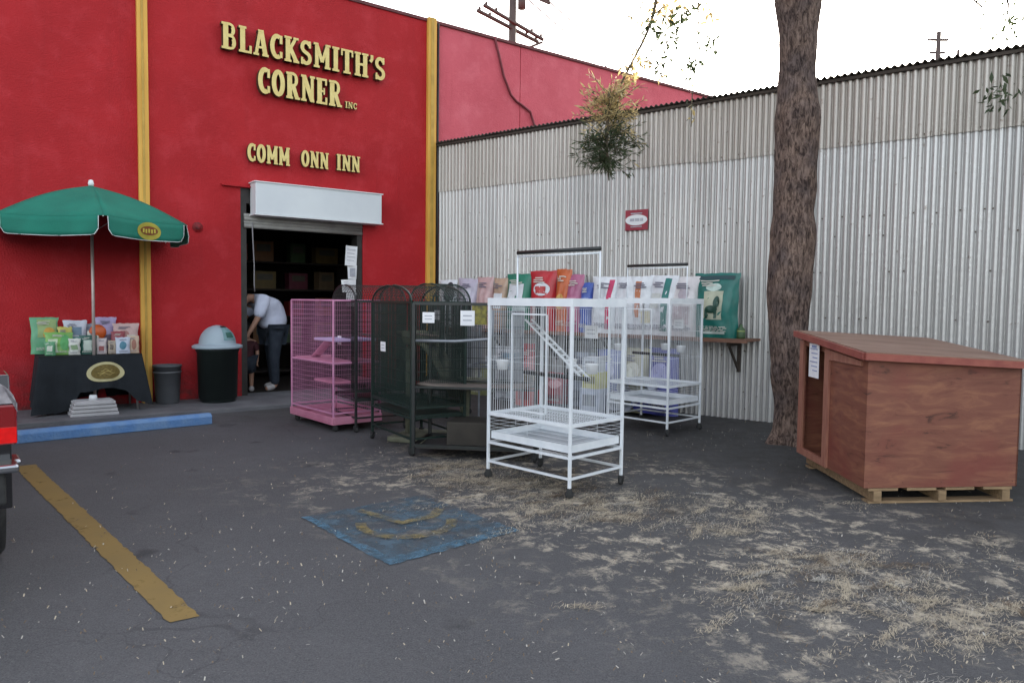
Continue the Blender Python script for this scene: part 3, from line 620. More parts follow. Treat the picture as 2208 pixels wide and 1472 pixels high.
def rails(mb, w_, d_, z, t=.009):
    for a_, b_ in (((0, 0), (w_, 0)), ((w_, 0), (w_, d_)), ((w_, d_), (0, d_)), ((0, d_), (0, 0))):
        dx = .011 if a_[0] != b_[0] else 0; sgx = 1 if b_[0] > a_[0] else -1; dy = .011 if a_[1] != b_[1] else 0; sgy = 1 if b_[1] > a_[1] else -1
        x0, x1 = sorted((a_[0] + dx * sgx, b_[0] - dx * sgx)); y0, y1 = sorted((a_[1] + dy * sgy, b_[1] - dy * sgy))
        mb.box((x0 - (t if x0 == x1 else 0), y0 - (t if y0 == y1 else 0), z - t), (x1 + (t if x0 == x1 else 0), y1 + (t if y0 == y1 else 0), z + t))
def price_tag(root, x, y, z, w_=.11, h_=.08, rz=0.0):
    mb = MB(); mb.box((-w_ / 2, -.003, -h_ / 2), (w_ / 2, 0, h_ / 2))
    for k in range(2): mb.box((-w_ * .32, -.0045, h_ * (.12 - .3 * k)), (w_ * .3, -.0032, h_ * (.2 - .3 * k)), 1)
    o = mb.build('price_tag', [M_PAPER, M_INK], root); o.location = (x, y, z); o.rotation_euler.z = rz; return o
def bird_cage(label, loc, rz, w_, d_, h_, perch=True, ladder=True, mt=M_WMET):
    """local x along the long side, y along the short one; origin = near-left bottom corner"""
    rt_ = thing('bird_cage', label, 'cage', loc, rz, 'white bird cages on casters')
    cs = [(0, 0), (w_, 0), (w_, d_), (0, d_)]
    posts(rt_, cs, .08, h_, mt)
    for x, y in cs: caster(rt_, x, y)
    for z, t_ in ((.15, .009), (.31, .01), (.555, .012)): mb = MB(); rails(mb, w_, d_, z, t_); mb.build('frame_rail', mt, rt_)
    mb = MB(); mb.box((.02, .02, .345), (w_ - .02, d_ - .02, .352), 1); 
    for a_, b_ in (((.02, .014), (w_ - .02, .02)), ((.02, d_ - .02), (w_ - .02, d_ - .014)), ((.014, .02), (.02, d_ - .02)), ((w_ - .02, .02), (w_ - .014, d_ - .02))): mb.box((*a_, .345), (*b_, .405))
    mb.build('tray', [mt, M_PAN], rt_)
    mb = MB(); grate(mb, w_, d_, .55); mb.build('floor_grate', mt, rt_)
    for a_, b_, nm in (((0, 0), (w_, 0), 'side'), ((w_, 0), (w_, d_), 'side'), ((w_, d_), (0, d_), 'side'), ((0, d_), (0, 0), 'side')):
        mb = MB(); wire_panel(mb, a_, b_, .57, h_ - .07, .026, .30, .0013); wire_panel(mb, a_, b_, .42, .54, .6, .03, .0013); mb.build('wire_panel', mt, rt_)
    # flat top pan with raised lip and play-top perch
    mb = MB(); mb.box((.012, .012, h_ - .045), (w_ - .012, d_ - .012, h_ - .035)); 
    for a_, b_ in (((-.013, -.013), (w_ + .013, -.007)), ((-.013, d_ + .007), (w_ + .013, d_ + .013)), ((-.013, -.007), (-.007, d_ + .007)), ((w_ + .007, -.007), (w_ + .013, d_ + .007))): mb.box((*a_, h_ - .055), (*b_, h_ + .008))
    mb.build('top_pan', mt, rt_)
    pt = MB(); zp = h_ + .38
    for x in (0, w_): pt.tube([(x, d_ / 2, h_ - .01), (x, d_ / 2, zp)], .008, 8)
    pt.tube([(0, d_ / 2, zp - .012), (w_, d_ / 2, zp - .012)], .008, 8); pt.build('play_top_frame', mt, rt_)
    mb = MB(); mb.tube([(.0, d_ / 2, zp + .022), (w_, d_ / 2, zp + .022)], .017, 8); mb.build('top_perch', M_BMET, rt_)
    mb = MB(); mb.tube([(w_ * .18, d_ * .4, .90), (w_ * .98, d_ * .35, .90)], .018, 8); mb.build('perch', M_BMET, rt_)
    # door frame on the long side
    mb = MB()
    for x in (w_ * .30, w_ * .72): mb.box((x - .004, -.012, .62), (x + .004, .004, h_ - .12))
    for z in (.62, h_ - .12): mb.box((w_ * .30 + .006, -.012, z - .006), (w_ * .72 - .006, .004, z + .006))
    mb.build('door_frame', mt, rt_)
    for x, y, rz_ in ((.10, .06, 0), (w_ * .9, d_ * .55, 1.5), (w_ * .45, d_ - .07, 0)):
        mb = MB(); mb.lathe([(.0, 0), (.042, 0), (.052, .075), (.055, .08), (.048, .078), (.038, .01), (0, .01)], (0, 0, 0), 14); o = mb.build('feeder_cup', M_WHITE, rt_); o.location = (x, y, .93)
    if ladder:
        mb = MB()
        for k in (0, .09): mb.box((0, k, 0), (.78, k + .014, .014))
        for k in range(11): mb.box((.05 + k * .07, .014, .002), (.062 + k * .07, .09, .012))
        o = mb.build('ladder', mt, rt_); o.location = (.06, d_ * .55, 1.34); o.rotation_euler = (0, R(38), .1)
        mb = MB(); mb.box((.10, d_ * .45, .94), (w_ * .55, d_ - .03, .95)); 
    price_tag(rt_, w_ * .62, d_ + .004, 1.25, .14, .11)
    return rt_
r1 = math.atan2(-.64, .644)
bird_cage('white bird cage on black casters, nearest the camera, in front of the black cages', (-.19, 6.24, 0), r1, .905, .655, 1.52)
bird_cage('white bird cage farther back beside the metal wall, left of the teal bag', (1.17, 8.92, 0), math.atan2(-.60, .60), .84, .69, 1.55, ladder=False)

def arch_cage(label, loc, rz, w_, d_, h_, arch, mt, tags, shelf=()):
    rt_ = thing('arched_cage', label, 'cage', loc, rz, 'dark arch-topped cages')
    cs = [(0, 0), (w_, 0), (w_, d_), (0, d_)]; posts(rt_, cs, .08, h_, mt, .013)
    for x, y in cs: caster(rt_, x, y)
    for z, t_ in ((.46, .012), (h_, .012), (.36, .01), (.16, .009)): mb = MB(); rails(mb, w_, d_, z, t_); mb.build('frame_rail', mt, rt_)
    mb = MB(); mb.box((.02, .02, .37), (w_ - .02, d_ - .02, .385)); mb.build('tray', mt, rt_); mb = MB(); grate(mb, w_, d_, .46); mb.build('floor_grate', mt, rt_)
    for a_, b_ in (((0, 0), (w_, 0)), ((w_, 0), (w_, d_)), ((w_, d_), (0, d_)), ((0, d_), (0, 0))):
        mb = MB(); wire_panel(mb, a_, b_, .48, h_ - .01, .020, .10, .0033); mb.build('wire_panel', mt, rt_)
    mb = MB(); A_ = lambda k, n_=16: (w_ / 2 - w_ / 2 * math.cos(PI * k / n_), h_ + arch * math.sin(PI * k / n_))
    for y in (0, d_): mb.tube([(A_(k)[0], y, A_(k)[1]) for k in range(17)], .011, 6)
    mb.build('arch_frame', mt, rt_)
    mb = MB()
    for y in [d_ * i / 20 for i in range(1, 20)]: mb.tube([(A_(k)[0], y, A_(k)[1]) for k in range(17)], .0022, 4, cap=False)
    for k in range(1, 16, 1): mb.tube([(A_(k)[0], 0, A_(k)[1]), (A_(k)[0], d_, A_(k)[1])], .0022, 4, cap=False)
    for y in (0, d_):
        for i in range(1, int(w_ / .024)):
            x = i * .024; zt = h_ + arch * math.sqrt(max(0, 1 - ((x - w_ / 2) / (w_ / 2)) ** 2)); mb.tube([(x, y, h_), (x, y, zt)], .002, 4, cap=False)
    mb.build('arched_wire_top', mt, rt_)
    for x, z in shelf:
        mb = MB(); mb.tube([(x[0], d_ * .5, z), (x[1], d_ * .5, z)], .014, 8); mb.build('perch', M_BOARD, rt_)
    for x, y, z, rz_ in tags: price_tag(rt_, x, y, z, .13, .10, rz_)
    return rt_
ra = math.atan2(-.85, .53)
arch_cage('black arch-topped cage standing against the pink cage', (-2.18, 9.02, 0), ra, .80, .60, 1.48, .19, M_BMET, [(.30, -.02, 1.02, 0)], [((.0, .8), 1.08)])
arch_cage('dark green arch-topped cage with two tags beside the low black cage', (-1.50, 7.97, 0), ra, 1.02, .58, 1.48, .17, M_GMET, [(.35, -.02, 1.02, 0), (.55, .5, 1.35, 0)], [((.0, 1.0), 1.15)])
# carpeted cat furniture seen inside the cages
ct = thing('cat_tree', 'beige green carpeted ramp and posts standing behind the black cage wires', 'cat furniture', (-.80, 7.95, 0), -.3)
mb = MB(); mb.grid(lambda u, v: (-.30 + .55 * u, .02 + .34 * (v - .5), 1.12 - .62 * u ** 1.3 + .10 * math.sin(u * PI) + .02 * math.cos(v * 6)), 16, 6); mb.build('ramp', M_CARPET, ct, solid=.05)
mb = MB(); mb.box((-.45, -.3, 0), (.45, .3, .06)); mb.build('base', M_CARPET, ct, bevel=.02)
for x in (-.32, .32):
    mb = MB(); mb.lathe([(0, .06), (.05, .06), (.05, 1.0 if x < 0 else .62), (0, 1.0 if x < 0 else .62)], (x, 0, 0), 14); mb.build('post', M_CARPET, ct)
mb = MB(); mb.box((.05, -.25, .62), (.55, .25, .67)); mb.build('platform', M_CARPET, ct, bevel=.015)
mb = MB(); mb.lathe([(0, 0), (.17, 0), (.20, .05), (.20, .14), (.17, .14), (.15, .05), (0, .04)], (-.2, 0, 1.03), 20); mb.build('bowl_bed', M_CARPET, ct)
# low wide black shelf cage
bc = thing('open_black_cage', 'wide black open-front cage with a brown board, behind the nearest white cage', 'cage', (-.93, 7.02, 0), math.atan2(-.17, 1.16))
w_, d_, h_ = 1.17, .62, 1.47; cs = [(0, 0), (w_, 0), (w_, d_), (0, d_)]; posts(bc, cs, .04, h_, M_BMET, .016)
for x, y in cs[1:3]: caster(bc, x, y)
for z, t_ in ((.12, .014), (h_, .013), (.68, .01)): mb = MB(); rails(mb, w_, d_, z, t_); mb.build('frame_rail', M_BMET, bc)
mb = MB(); mb.box((.02, .02, .09), (w_ - .02, d_ - .02, .10)); mb.build('bottom_tray', mat('grey_brown_tray', (.085, .08, .08), (.06, .055, .055), 4, .6), bc)
mb = MB(); mb.grid(lambda u, v: (.03 + u * (w_ - .06), .03 + v * (d_ - .06), .715 - .035 * math.sin(u * PI) - .02 * v), 10, 4); mb.build('board', M_BOARD, bc, solid=.02)
mb = MB(); mb.tube([(.02, .0, 1.12), (.40, .0, 1.12), (w_ - .46, .0, 1.145), (w_ - .42, .0, 1.17), (w_ - .42, 0, 1.42)], .014, 8); mb.build('door_bar', M_GREY, bc)
for a_, b_ in ((cs[1], cs[2]), (cs[2], cs[3])):
    mb = MB(); wire_panel(mb, a_, b_, .70, h_ - .01, .020, .10, .0033); mb.build('wire_panel', M_BMET, bc)
mb = MB(); wire_panel(mb, cs[0], (.62, 0), 1.13, h_, .024, .16, .0022); mb.build('wire_panel', M_BMET, bc)
mb = MB(); mb.box((.3, .1, .11), (1.0, .5, .34)); mb.build('storage_box', mat('dark_brown_box', (.045, .038, .03), (.03, .025, .02), 5, .8), bc, bevel=.01)
price_tag(bc, .145, -.012, 1.34, .115, .10); price_tag(bc, .52, -.012, 1.34, .135, .14)
mb = MB(); mb.box((.56, -.01, 1.28), (.70, .02, 1.46)); mb.build('sticker', mat('mustard_sticker', (.22, .19, .03), (.08, .07, .02), 30, .6), bc)
# grey wire crate behind
gc = thing('wire_crate', 'grey wire crate between the black cage and the metal wall', 'crate', (-.52, 8.55, 0), -.25)
cs = [(0, 0), (.55, 0), (.55, .5), (0, .5)]
for a_, b_ in ((cs[0], cs[1]), (cs[1], cs[2]), (cs[2], cs[3]), (cs[3], cs[0])):
    mb = MB(); wire_panel(mb, a_, b_, .55, 1.38, .028, .2, .003); mb.build('wire_panel', M_GREY, gc)
for z, t_ in ((.55, .008), (1.38, .008), (.75, .014)): mb = MB(); rails(mb, .55, .5, z, t_); mb.build('frame_rail', M_GREY, gc)
posts(gc, cs, 0, 1.38, M_GREY, .01)
# third arched cage far behind
arch_cage('grey green arch-topped cage at the back by the yellow pilaster', (-1.35, 9.75, 0), -.55, .62, .5, 1.48, .24, M_GMET, [], [])

# pink cage
pk = thing('pink_cage', 'tall pink wire pet cage with shelves, left of the black cages', 'cage', (-2.72, 9.15, 0), math.atan2(-.84, .72))
w_, d_, h_ = 1.10, .60, 1.49; cs = [(0, 0), (w_, 0), (w_, d_), (0, d_)]
posts(pk, cs, .16, h_, M_PINK, .009)
for x, y in ((.05, .05), (w_ - .05, .05), (w_ - .05, d_ - .05), (.05, d_ - .05)): caster(pk, x, y)
for a_, b_ in ((cs[0], cs[1]), (cs[1], cs[2]), (cs[2], cs[3]), (cs[3], cs[0])):
    mb = MB(); wire_panel(mb, a_, b_, .20, h_, .026, .055, .0013); mb.build('wire_panel', M_PINK, pk)
mb = MB(); n_ = int(w_ / .026)
for i in range(1, n_): mb.tube([(w_ * i / n_, 0, h_), (w_ * i / n_, d_, h_)], .002, 4, cap=False)
mb.build('wire_top', M_PINK, pk)
for z, t_ in ((h_, .009), (.78, .008), (.21, .008)): mb = MB(); rails(mb, w_, d_, z, t_); mb.build('frame_rail', M_PINK, pk)
mb = MB(); mb.box((-.02, -.02, .08), (w_ + .02, d_ + .02, .10)); mb.box((-.02, -.02, .10), (w_ + .02, -.005, .17)); mb.box((-.02, d_ + .005, .10), (w_ + .02, d_ + .02, .17)); mb.box((-.02, -.005, .10), (-.005, d_ + .005, .17)); mb.box((w_ + .005, -.005, .10), (w_ + .02, d_ + .005, .17))
mb.build('base_tray', M_PINKD, pk, bevel=.008)
for (x0, x1, z, mt_) in ((.03, w_ - .03, .77, M_PINKD), (.55, w_ - .03, 1.02, M_LAV), (.55, w_ - .03, .54, M_PINKD)):
    mb = MB(); mb.box((x0, .03, z), (x1, d_ - .03, z + .03)); o = mb.build('shelf', mt_, pk, bevel=.006)
    if mt_ is M_LAV: o['label'] = 'lavender shelf'
mb = MB(); mb.grid(lambda u, v: (.30 + .38 * u, .1 + .12 * v, .80 + .22 * u), 4, 2); mb.build('ramp', M_PINKD, pk, solid=.012)

# ------------------------------------------------------------------ bags of pet food
def bag(label, loc, rz, w_, h_, d_, colr, patches=(), tilt=0.0, group='bags of pet food', seed=0, cat='bag', name='pet_food_bag', tname=None):
    rt_ = thing(name, label, cat, loc, rz, group); rt_.rotation_euler.x = tilt
    def surf(u, v, side, off=0.0):
        s_ = max(0.0, 1 - abs(u) ** 3.2) ** .55; tv = max(0.0, 1 - max(0, v - .45) ** 1.6 * 2.55) if v > .45 else 1 - .12 * (1 - v / .45) ** 3
        tv = max(tv, .02)
        nx = noise.noise(Vector((u * 2.3 + seed, v * 5, side * 3 + seed))) * .09 + .05 * noise.noise(Vector((u * 7, v * 13, seed)))
        a_ = d_ / 2 * max(s_, .04) * tv * (1 + nx * 2.2)
        ww = w_ / 2 * (1 - .05 * math.sin(v * PI)) * (1 + .05 * (v > .9))
        return (u * ww + .01 * noise.noise(Vector((v * 4, seed, 1))), -(a_ + off) if side < 0 else a_ + off, v * h_ + .012 * noise.noise(Vector((u * 3, seed, 5))) * v)
    mb = MB(); mb.grid(lambda u, v: surf(u * 2 - 1, v, -1), 14, 18); mb.grid(lambda u, v: surf(1 - u * 2, v, 1), 14, 18)
    # side strips and closed bottom
    mb.grid(lambda u, v: surf(1, v, -1) if u == 0 else surf(1, v, 1), 1, 18); mb.grid(lambda u, v: surf(-1, v, 1) if u == 0 else surf(-1, v, -1), 1, 18)
    mb.build('bag_body', paint(colr, .38), rt_)
    for k, (u0, u1, v0, v1, c, kind) in enumerate(patches):
        mb = MB(); off = .004 + .0025 * k
        if kind == 'r': mb.grid(lambda u, v: surf(u0 + (u1 - u0) * u, v0 + (v1 - v0) * v, -1, off), 6, 6)
        else:
            cu, cv, ru, rv = (u0 + u1) / 2, (v0 + v1) / 2, (u1 - u0) / 2, (v1 - v0) / 2
            mb.grid(lambda u, v: surf(cu + ru * v * math.cos(2 * PI * u), cv + rv * v * math.sin(2 * PI * u), -1, off), 18, 3)
        mb.build('label_panel', paint(c, .45), rt_)
    rb = random.Random(int(seed * 10)); mb = MB(); dk = sum(colr) < 1.0
    for k in range(5):
        v0 = .10 + .022 * k; u0 = -.62
        while u0 < .5 and k < 4:
            wd_ = rb.uniform(.06, .28); mb.grid(lambda u, v: surf(u0 + wd_ * u, v0 + .011 * v, -1, .028), 1, 1); u0 += wd_ + .05
    mb.build('fine_print', paint((.60, .58, .52) if dk else (.14, .14, .20), .5), rt_); mb = MB()
    for k in range(3):
        v0 = .80 + .035 * k; u0 = rb.uniform(-.7, -.4); wd_ = rb.uniform(.5, 1.0); mb.grid(lambda u, v: surf(u0 + wd_ * u, v0 + .018 * v, -1, .022), 3, 1)
    mb.build('top_print', paint((.60, .58, .52) if dk else (.14, .14, .20), .5), rt_)
    return rt_
# wall shelf under the bags
sh = thing('wall_shelf', 'long brown wooden shelf along the corrugated metal wall', 'shelf', K, F_ROT)
mb = MB(); mb.box((.45, -.50, 1.035), (5.72, -.03, 1.065)); mb.build('board', M_SHELF, sh, bevel=.004)
mb = MB(); mb.box((.45, -.52, 1.02), (5.72, -.502, 1.07)); mb.build('front_trim', M_SHELF, sh)
for x in (.6, 1.6, 2.6, 3.6, 4.6, 5.45):
    mb = MB(); mb.box((x - .02, -.44, .97), (x + .02, -.035, 1.0195)); mb.box((x - .02, -.075, .62), (x + .02, -.035, .97))
    mb.add([(x - .012, -.42, .97), (x + .012, -.42, .97), (x + .012, -.08, .64), (x - .012, -.08, .64), (x - .012, -.38, .97), (x + .012, -.38, .97), (x + .012, -.08, .68), (x - .012, -.08, .68)], [(0, 1, 2, 3), (4, 7, 6, 5), (0, 3, 7, 4), (1, 5, 6, 2)]); mb.build('bracket', M_ROOFW, sh)
W = (.72, .74, .78); DK = (.03, .03, .04); RD = (.48, .02, .03); GN = (.02, .20, .13); TL = (.01, .17, .15); CR = (.55, .03, .12); BL = (.05, .10, .40)
TN = (.48, .33, .24); OR = (.55, .12, .03); MV = (.42, .13, .24); LV = (.50, .46, .56); PKN = (.55, .36, .36)
BG = [
 (.55, .36, .78, W, [(-.2, .9, .45, .95, DK, 'e'), (-.8, .3, .12, .4, (.6, .62, .66), 'r')], 'white bag with a dark shape at the far left of the wall shelf', -.02),
 (.95, .42, .80, LV, [(-.5, .5, .5, .8, (.6, .58, .66), 'r'), (-.6, .6, .15, .3, (.35, .33, .42), 'r')], 'lilac grey bag second from the left end of the wall shelf', .05),
 (1.34, .34, .82, PKN, [(-.9, -.3, .1, .9, (.62, .48, .44), 'r')], 'dusty pink bag between the lilac bag and the tan bag', 0),
 (1.66, .28, .80, TN, [(-.6, .6, .4, .7, W, 'r')], 'tan bag with a white panel beside the green and white bag', 0),
 (2.02, .46, .86, GN, [(-.7, .6, .55, .82, W, 'r'), (-.2, .8, .05, .5, (.45, .55, .55), 'r')], 'dark green bag with white panel left of the red bags', 0),
 (2.48, .46, .90, RD, [(-.6, .7, .58, .80, W, 'e'), (-.4, .4, .62, .74, (.5, .06, .06), 'r'), (-.5, .6, .05, .45, (.62, .5, .48), 'r')], 'bright red bag with a white oval on the wall shelf', 0),
 (2.86, .26, .92, OR, [(-.6, .6, .35, .6, (.6, .35, .1), 'e')], 'narrow orange red bag between the red bag and the mauve bag', 0),
 (3.06, .30, .84, MV, [(-.6, .6, .2, .6, (.55, .25, .35), 'r')], 'mauve pink bag on the wall shelf left of the blue bag', 0),
 (3.26, .20, .72, BL, [(-.6, .6, .5, .7, (.2, .25, .5), 'r')], 'narrow blue bag on the wall shelf beside the mauve bag', 0),
 (3.55, .42, .80, W, [(.25, .62, .08, .95, CR, 'r'), (-.7, .1, .5, .8, (.58, .6, .64), 'r')], 'white bag with a crimson stripe on the wall shelf', .04),
 (3.92, .38, .80, W, [(-.3, .3, .3, .6, (.6, .62, .68), 'e'), (-.8, .8, .1, .18, (.5, .5, .55), 'r')], 'plain white bag right of the crimson striped bag', 0),
 (4.18, .34, .80, W, [(-.5, .0, .3, .92, (.50, .17, .07), 'r'), (.1, .8, .2, .4, (.6, .55, .4), 'r')], 'white bag with an orange brown stripe on the wall shelf', -.04),
 (4.46, .42, .81, W, [(.15, .6, .08, .95, TL, 'r'), (-.8, .0, .45, .7, (.6, .62, .6), 'r')], 'white bag with a teal stripe on the wall shelf', .03),
 (4.78, .40, .79, (.66, .63, .64), [(-.6, .6, .2, .5, (.5, .42, .45), 'r'), (-.3, .5, .6, .8, (.45, .40, .45), 'e')], 'pale grey bag between the teal striped bag and the teal bag', 0),
]
for i, (t, w_, h_, c, pt, lb, tl) in enumerate(BG):
    o = bag(lb, fen(t, .27, 1.067), F_ROT + rnd.uniform(-.1, .1), w_, h_, .24, c, pt, seed=i * 3.1, group='pet food bags on the wall shelf'); o.rotation_euler.y = tl
tb = bag('big teal bag with a dog picture standing at the right end of the wall shelf', fen(5.22, .26, 1.067), F_ROT - .05, .60, .83, .26, (.008, .15, .125),
    [(-.48, .42, .28, .72, (.46, .48, .36), 'r'), (-.42, .30, .72, .84, (.55, .68, .62), 'e'), (-.6, .55, .06, .095, (.6, .7, .66), 'r'), (-.8, .8, .90, .96, (.01, .05, .06), 'r'),
     (-.34, .22, .38, .50, (.01, .06, .04), 'e'), (.02, .30, .46, .64, (.01, .06, .04), 'e'), (-.34, -.20, .30, .44, (.01, .06, .04), 'r'), (.08, .20, .30, .46, (.01, .06, .04), 'r')], seed=50, group='pet food bags on the wall shelf')
sm = MB(); sm.lathe([(0, 0), (.05, 0), (.055, .02), (.05, .12), (.02, .15), (.02, .18), (0, .18)], (0, 0, 0), 14); sm.lathe([(.0505, .04), (.0515, .04), (.0515, .10), (.0505, .10)], (0, 0, 0), 14, 1)
o = sm.build('green_jar', [paint((.05, .10, .04)), paint((.30, .35, .10))]); o.location = fen(5.56, .30, 1.067); tag(o, 'small green jar beside the teal bag at the shelf end', 'jar')
# floor goods behind the cages
FG = [
 (1.30, .42, .50, (.25, .26, .12), 'olive yellow bag on the ground behind the white cage ladder'), (1.85, .45, .80, W, 'white bag on the ground below the tan bag'),
 (2.35, .40, .86, RD, 'red bag standing on the ground under the wall shelf'), (2.80, .38, .45, (.40, .05, .07), 'dark red bag on the ground right of the taller red bag'),
 (3.25, .42, .78, (.45, .50, .60), 'pale blue bag on the ground under the crimson striped bag'), (3.68, .40, .84, (.16, .20, .45), 'slate blue bag on the ground behind the farther white cage'),
 (4.10, .42, .88, (.50, .48, .34), 'cream bag on the ground behind the farther white cage'), (4.52, .46, .90, (.09, .10, .40), 'deep blue bag on the ground at the right of the farther white cage'),
]
for i, (t, w_, h_, c, lb) in enumerate(FG):
    bag(lb, fen(t, .32, 0.0), F_ROT + rnd.uniform(-.15, .15), w_, h_, .28, c, [(-.6, .6, .5, .78, tuple(min(.75, x + .3) for x in c), 'e'), (-.7, .7, .12, .3, tuple(x * .6 for x in c), 'r')], seed=80 + i * 2.7, group='bags on the ground under the wall shelf')
for i, (t, o_, z, c, lb) in enumerate(((4.05, .75, .0, (.62, .64, .72), 'white and blue sack lying lowest in front of the cream bag'), (4.5, .72, .0, (.10, .11, .50), 'blue sack lying on the ground before the deep blue bag'), (4.28, .74, .19, (.55, .58, .66), 'pale sack lying on top of the two sacks by the farther white cage'))):
    o = bag(lb, fen(t, o_, z + .16), F_ROT, .50, .42, .24, c, [(-.6, .5, .25, .7, (.05, .05, .3) if i != 1 else W, 'e')], tilt=R(-80), seed=120 + i, group='sacks lying by the metal wall')

# wire crates and small packs in front of the floor bags
for i, (t, o_, z, w_, h_, mt_, lb) in enumerate(((3.30, .62, 0, .50, .46, M_GREY, 'low grey wire crate on the ground seen through the nearest white cage'), (3.32, .62, .47, .42, .50, M_BMET, 'small black wire crate stacked on the low grey wire crate'), (2.05, .66, 0, .50, .50, M_GREY, 'grey wire crate on the ground left of the stacked crates'))):
    g2 = thing('wire_crate', lb, 'crate', fen(t - .2, o_, z), F_ROT, 'wire crates under the wall shelf'); cs = [(0, 0), (w_, 0), (w_, .34), (0, .34)]
    for a_, b_ in ((cs[0], cs[1]), (cs[1], cs[2]), (cs[2], cs[3]), (cs[3], cs[0])):
        mb = MB(); wire_panel(mb, a_, b_, .01, h_, .03, .12, .0028); mb.build('wire_panel', mt_, g2)
    for zz in (.01, h_): mb = MB(); rails(mb, w_, .34, zz, .007); mb.build('frame_rail', mt_, g2)
    posts(g2, cs, 0, h_, mt_, .007)
PK = [(2.0, .50, .22, .18, (.62, .64, .68), 'white carton on the left wire crate'), (2.28, .50, .16, .24, (.18, .35, .50), 'upright blue carton on the left wire crate'), (2.62, .0, .3, .30, (.5, .06, .05), 'red carton on the ground by the red bag'), (2.70, .30, .26, .2, (.60, .52, .40), 'cream carton on top of the red carton'),
      (3.72, .0, .3, .34, (.50, .55, .66), 'pale blue carton on the ground behind the nearest white cage'), (3.74, .34, .26, .22, (.60, .58, .22), 'yellow carton on top of the pale blue carton'), (3.72, .56, .2, .2, (.62, .66, .72), 'white carton topmost above the yellow carton')]
for i, (t, z, w_, h_, c, lb) in enumerate(PK):
    mb = MB(); mb.box((-w_ / 2, -.13, 0), (w_ / 2, .13, h_)); mb.box((-w_ * .35, -.133, h_ * .3), (w_ * .3, -.1302, h_ * .75), 1); mb.box((-w_ / 2 - .0006, -.03, h_ + .0005), (w_ / 2, .03, h_ + .002), 2)
    o = mb.build('carton', [paint(c), paint(tuple(x * .45 for x in c)), M_PAPER], bevel=.003); o.location = fen(t, .80, z); o.rotation_euler.z = F_ROT + rnd.uniform(-.12, .12); tag(o, lb, 'carton', 'cartons under the wall shelf')

# ------------------------------------------------------------------ umbrella and display table
TC = fac(-5.38, .38, SL)
tb_ = thing('display_table', 'folding display table hidden under the dark cloth below the umbrella', 'table', TC, A_ROT)
TW, TD, TT = 1.10, .60, .71
mb = MB(); mb.box((-TW / 2, -TD / 2, TT - .03), (TW / 2, TD / 2, TT)); mb.build('tabletop', M_BOARD, tb_)
for sx in (-1, 1):
    for sy in (-1, 1):
        mb = MB(); mb.tube([(sx * (TW / 2 - .04), sy * (TD / 2 - .03), 0), (sx * (TW / 2 - .06), sy * (TD / 2 - .06), TT - .03)], .014, 8); mb.build('leg', M_STEEL, tb_)
def hem(a):   # a 0..1 around: 0 front-left corner -> .33 front-right -> .5 back-right -> .83 back-left
    key = [(0, .02), (.05, .02), (.09, .06), (.13, .26), (.20, .31), (.26, .27), (.30, .12), (.33, .06), (.38, .10), (.5, .12), (.83, .12), (.93, .10), (1.0, .02)]
    for (a0, h0), (a1, h1) in zip(key, key[1:]):
        if a <= a1: f = (a - a0) / (a1 - a0); f = f * f * (3 - 2 * f); return h0 + (h1 - h0) * f
def per(a):
    P_ = [(0, (-TW / 2, -TD / 2)), (.33, (TW / 2, -TD / 2)), (.5, (TW / 2, TD / 2)), (.83, (-TW / 2, TD / 2)), (1., (-TW / 2, -TD / 2))]
    for (a0, p0), (a1, p1) in zip(P_, P_[1:]):
        if a <= a1: f = (a - a0) / (a1 - a0); return Vector((p0[0] + (p1[0] - p0[0]) * f, p0[1] + (p1[1] - p0[1]) * f))
def cloth(u, v, off=0.0):
    u = u % 1.0; p = per(u); h_ = hem(u); z = TT + .006 - (TT + .006 - h_) * v; n_ = Vector((p.x / TW * 1.2, p.y / TD)); n_.normalize()
    cor = max(0, 1 - min(abs(u - c) for c in (0, .33, .5, .83, 1.)) / .045)
    fl = (.02 + .11 * v * (.35 + .65 * cor) + .022 * v * math.sin(u * 95) + .03 * v * math.sin(u * 41 + 1)) + off
    return (p.x + n_.x * fl, p.y + n_.y * fl, z + .008 * v * math.sin(u * 60))
tc_ = thing('tablecloth', 'dark navy tablecloth with an oval emblem draped over the display table', 'tablecloth', TC, A_ROT)
mb = MB(); mb.grid(cloth, 140, 12, wrap=True); mb.add([(-TW / 2 - .02, -TD / 2 - .02, TT + .007), (TW / 2 + .02, -TD / 2 - .02, TT + .007), (TW / 2 + .02, TD / 2 + .02, TT + .007), (-TW / 2 - .02, TD / 2 + .02, TT + .007)], [(0, 1, 2, 3)])
mb.build('cloth', M_CLOTH, tc_)
for k, (ru, rv, mt_) in enumerate(((.060, .30, mat('cream_print', (.58, .52, .28), (.5, .45, .25), 20, .7)), (.047, .225, mat('olive_print', (.13, .09, .02), (.20, .14, .03), 40, .7)))):
    mb = MB(); mb.grid(lambda u, v: cloth(.205 + ru * v * math.cos(2 * PI * u), .50 + rv * v * math.sin(2 * PI * u), .006 + .004 * k), 28, 4); mb.build('emblem', mt_, tc_)
mb = MB(); mt_ = mat('gold_print', (.36, .26, .08), (.45, .36, .12), 40, .7)
for j, (a0, a1, vv) in enumerate(((.178, .233, .50), (.188, .223, .44), (.183, .228, .56))):
    mb.grid(lambda u, v: cloth(a0 + (a1 - a0) * u, vv + .02 * v + .03 * math.sin(u * 9 + j), .016), 12, 1)
mb.build('emblem_lettering', mt_, tc_)
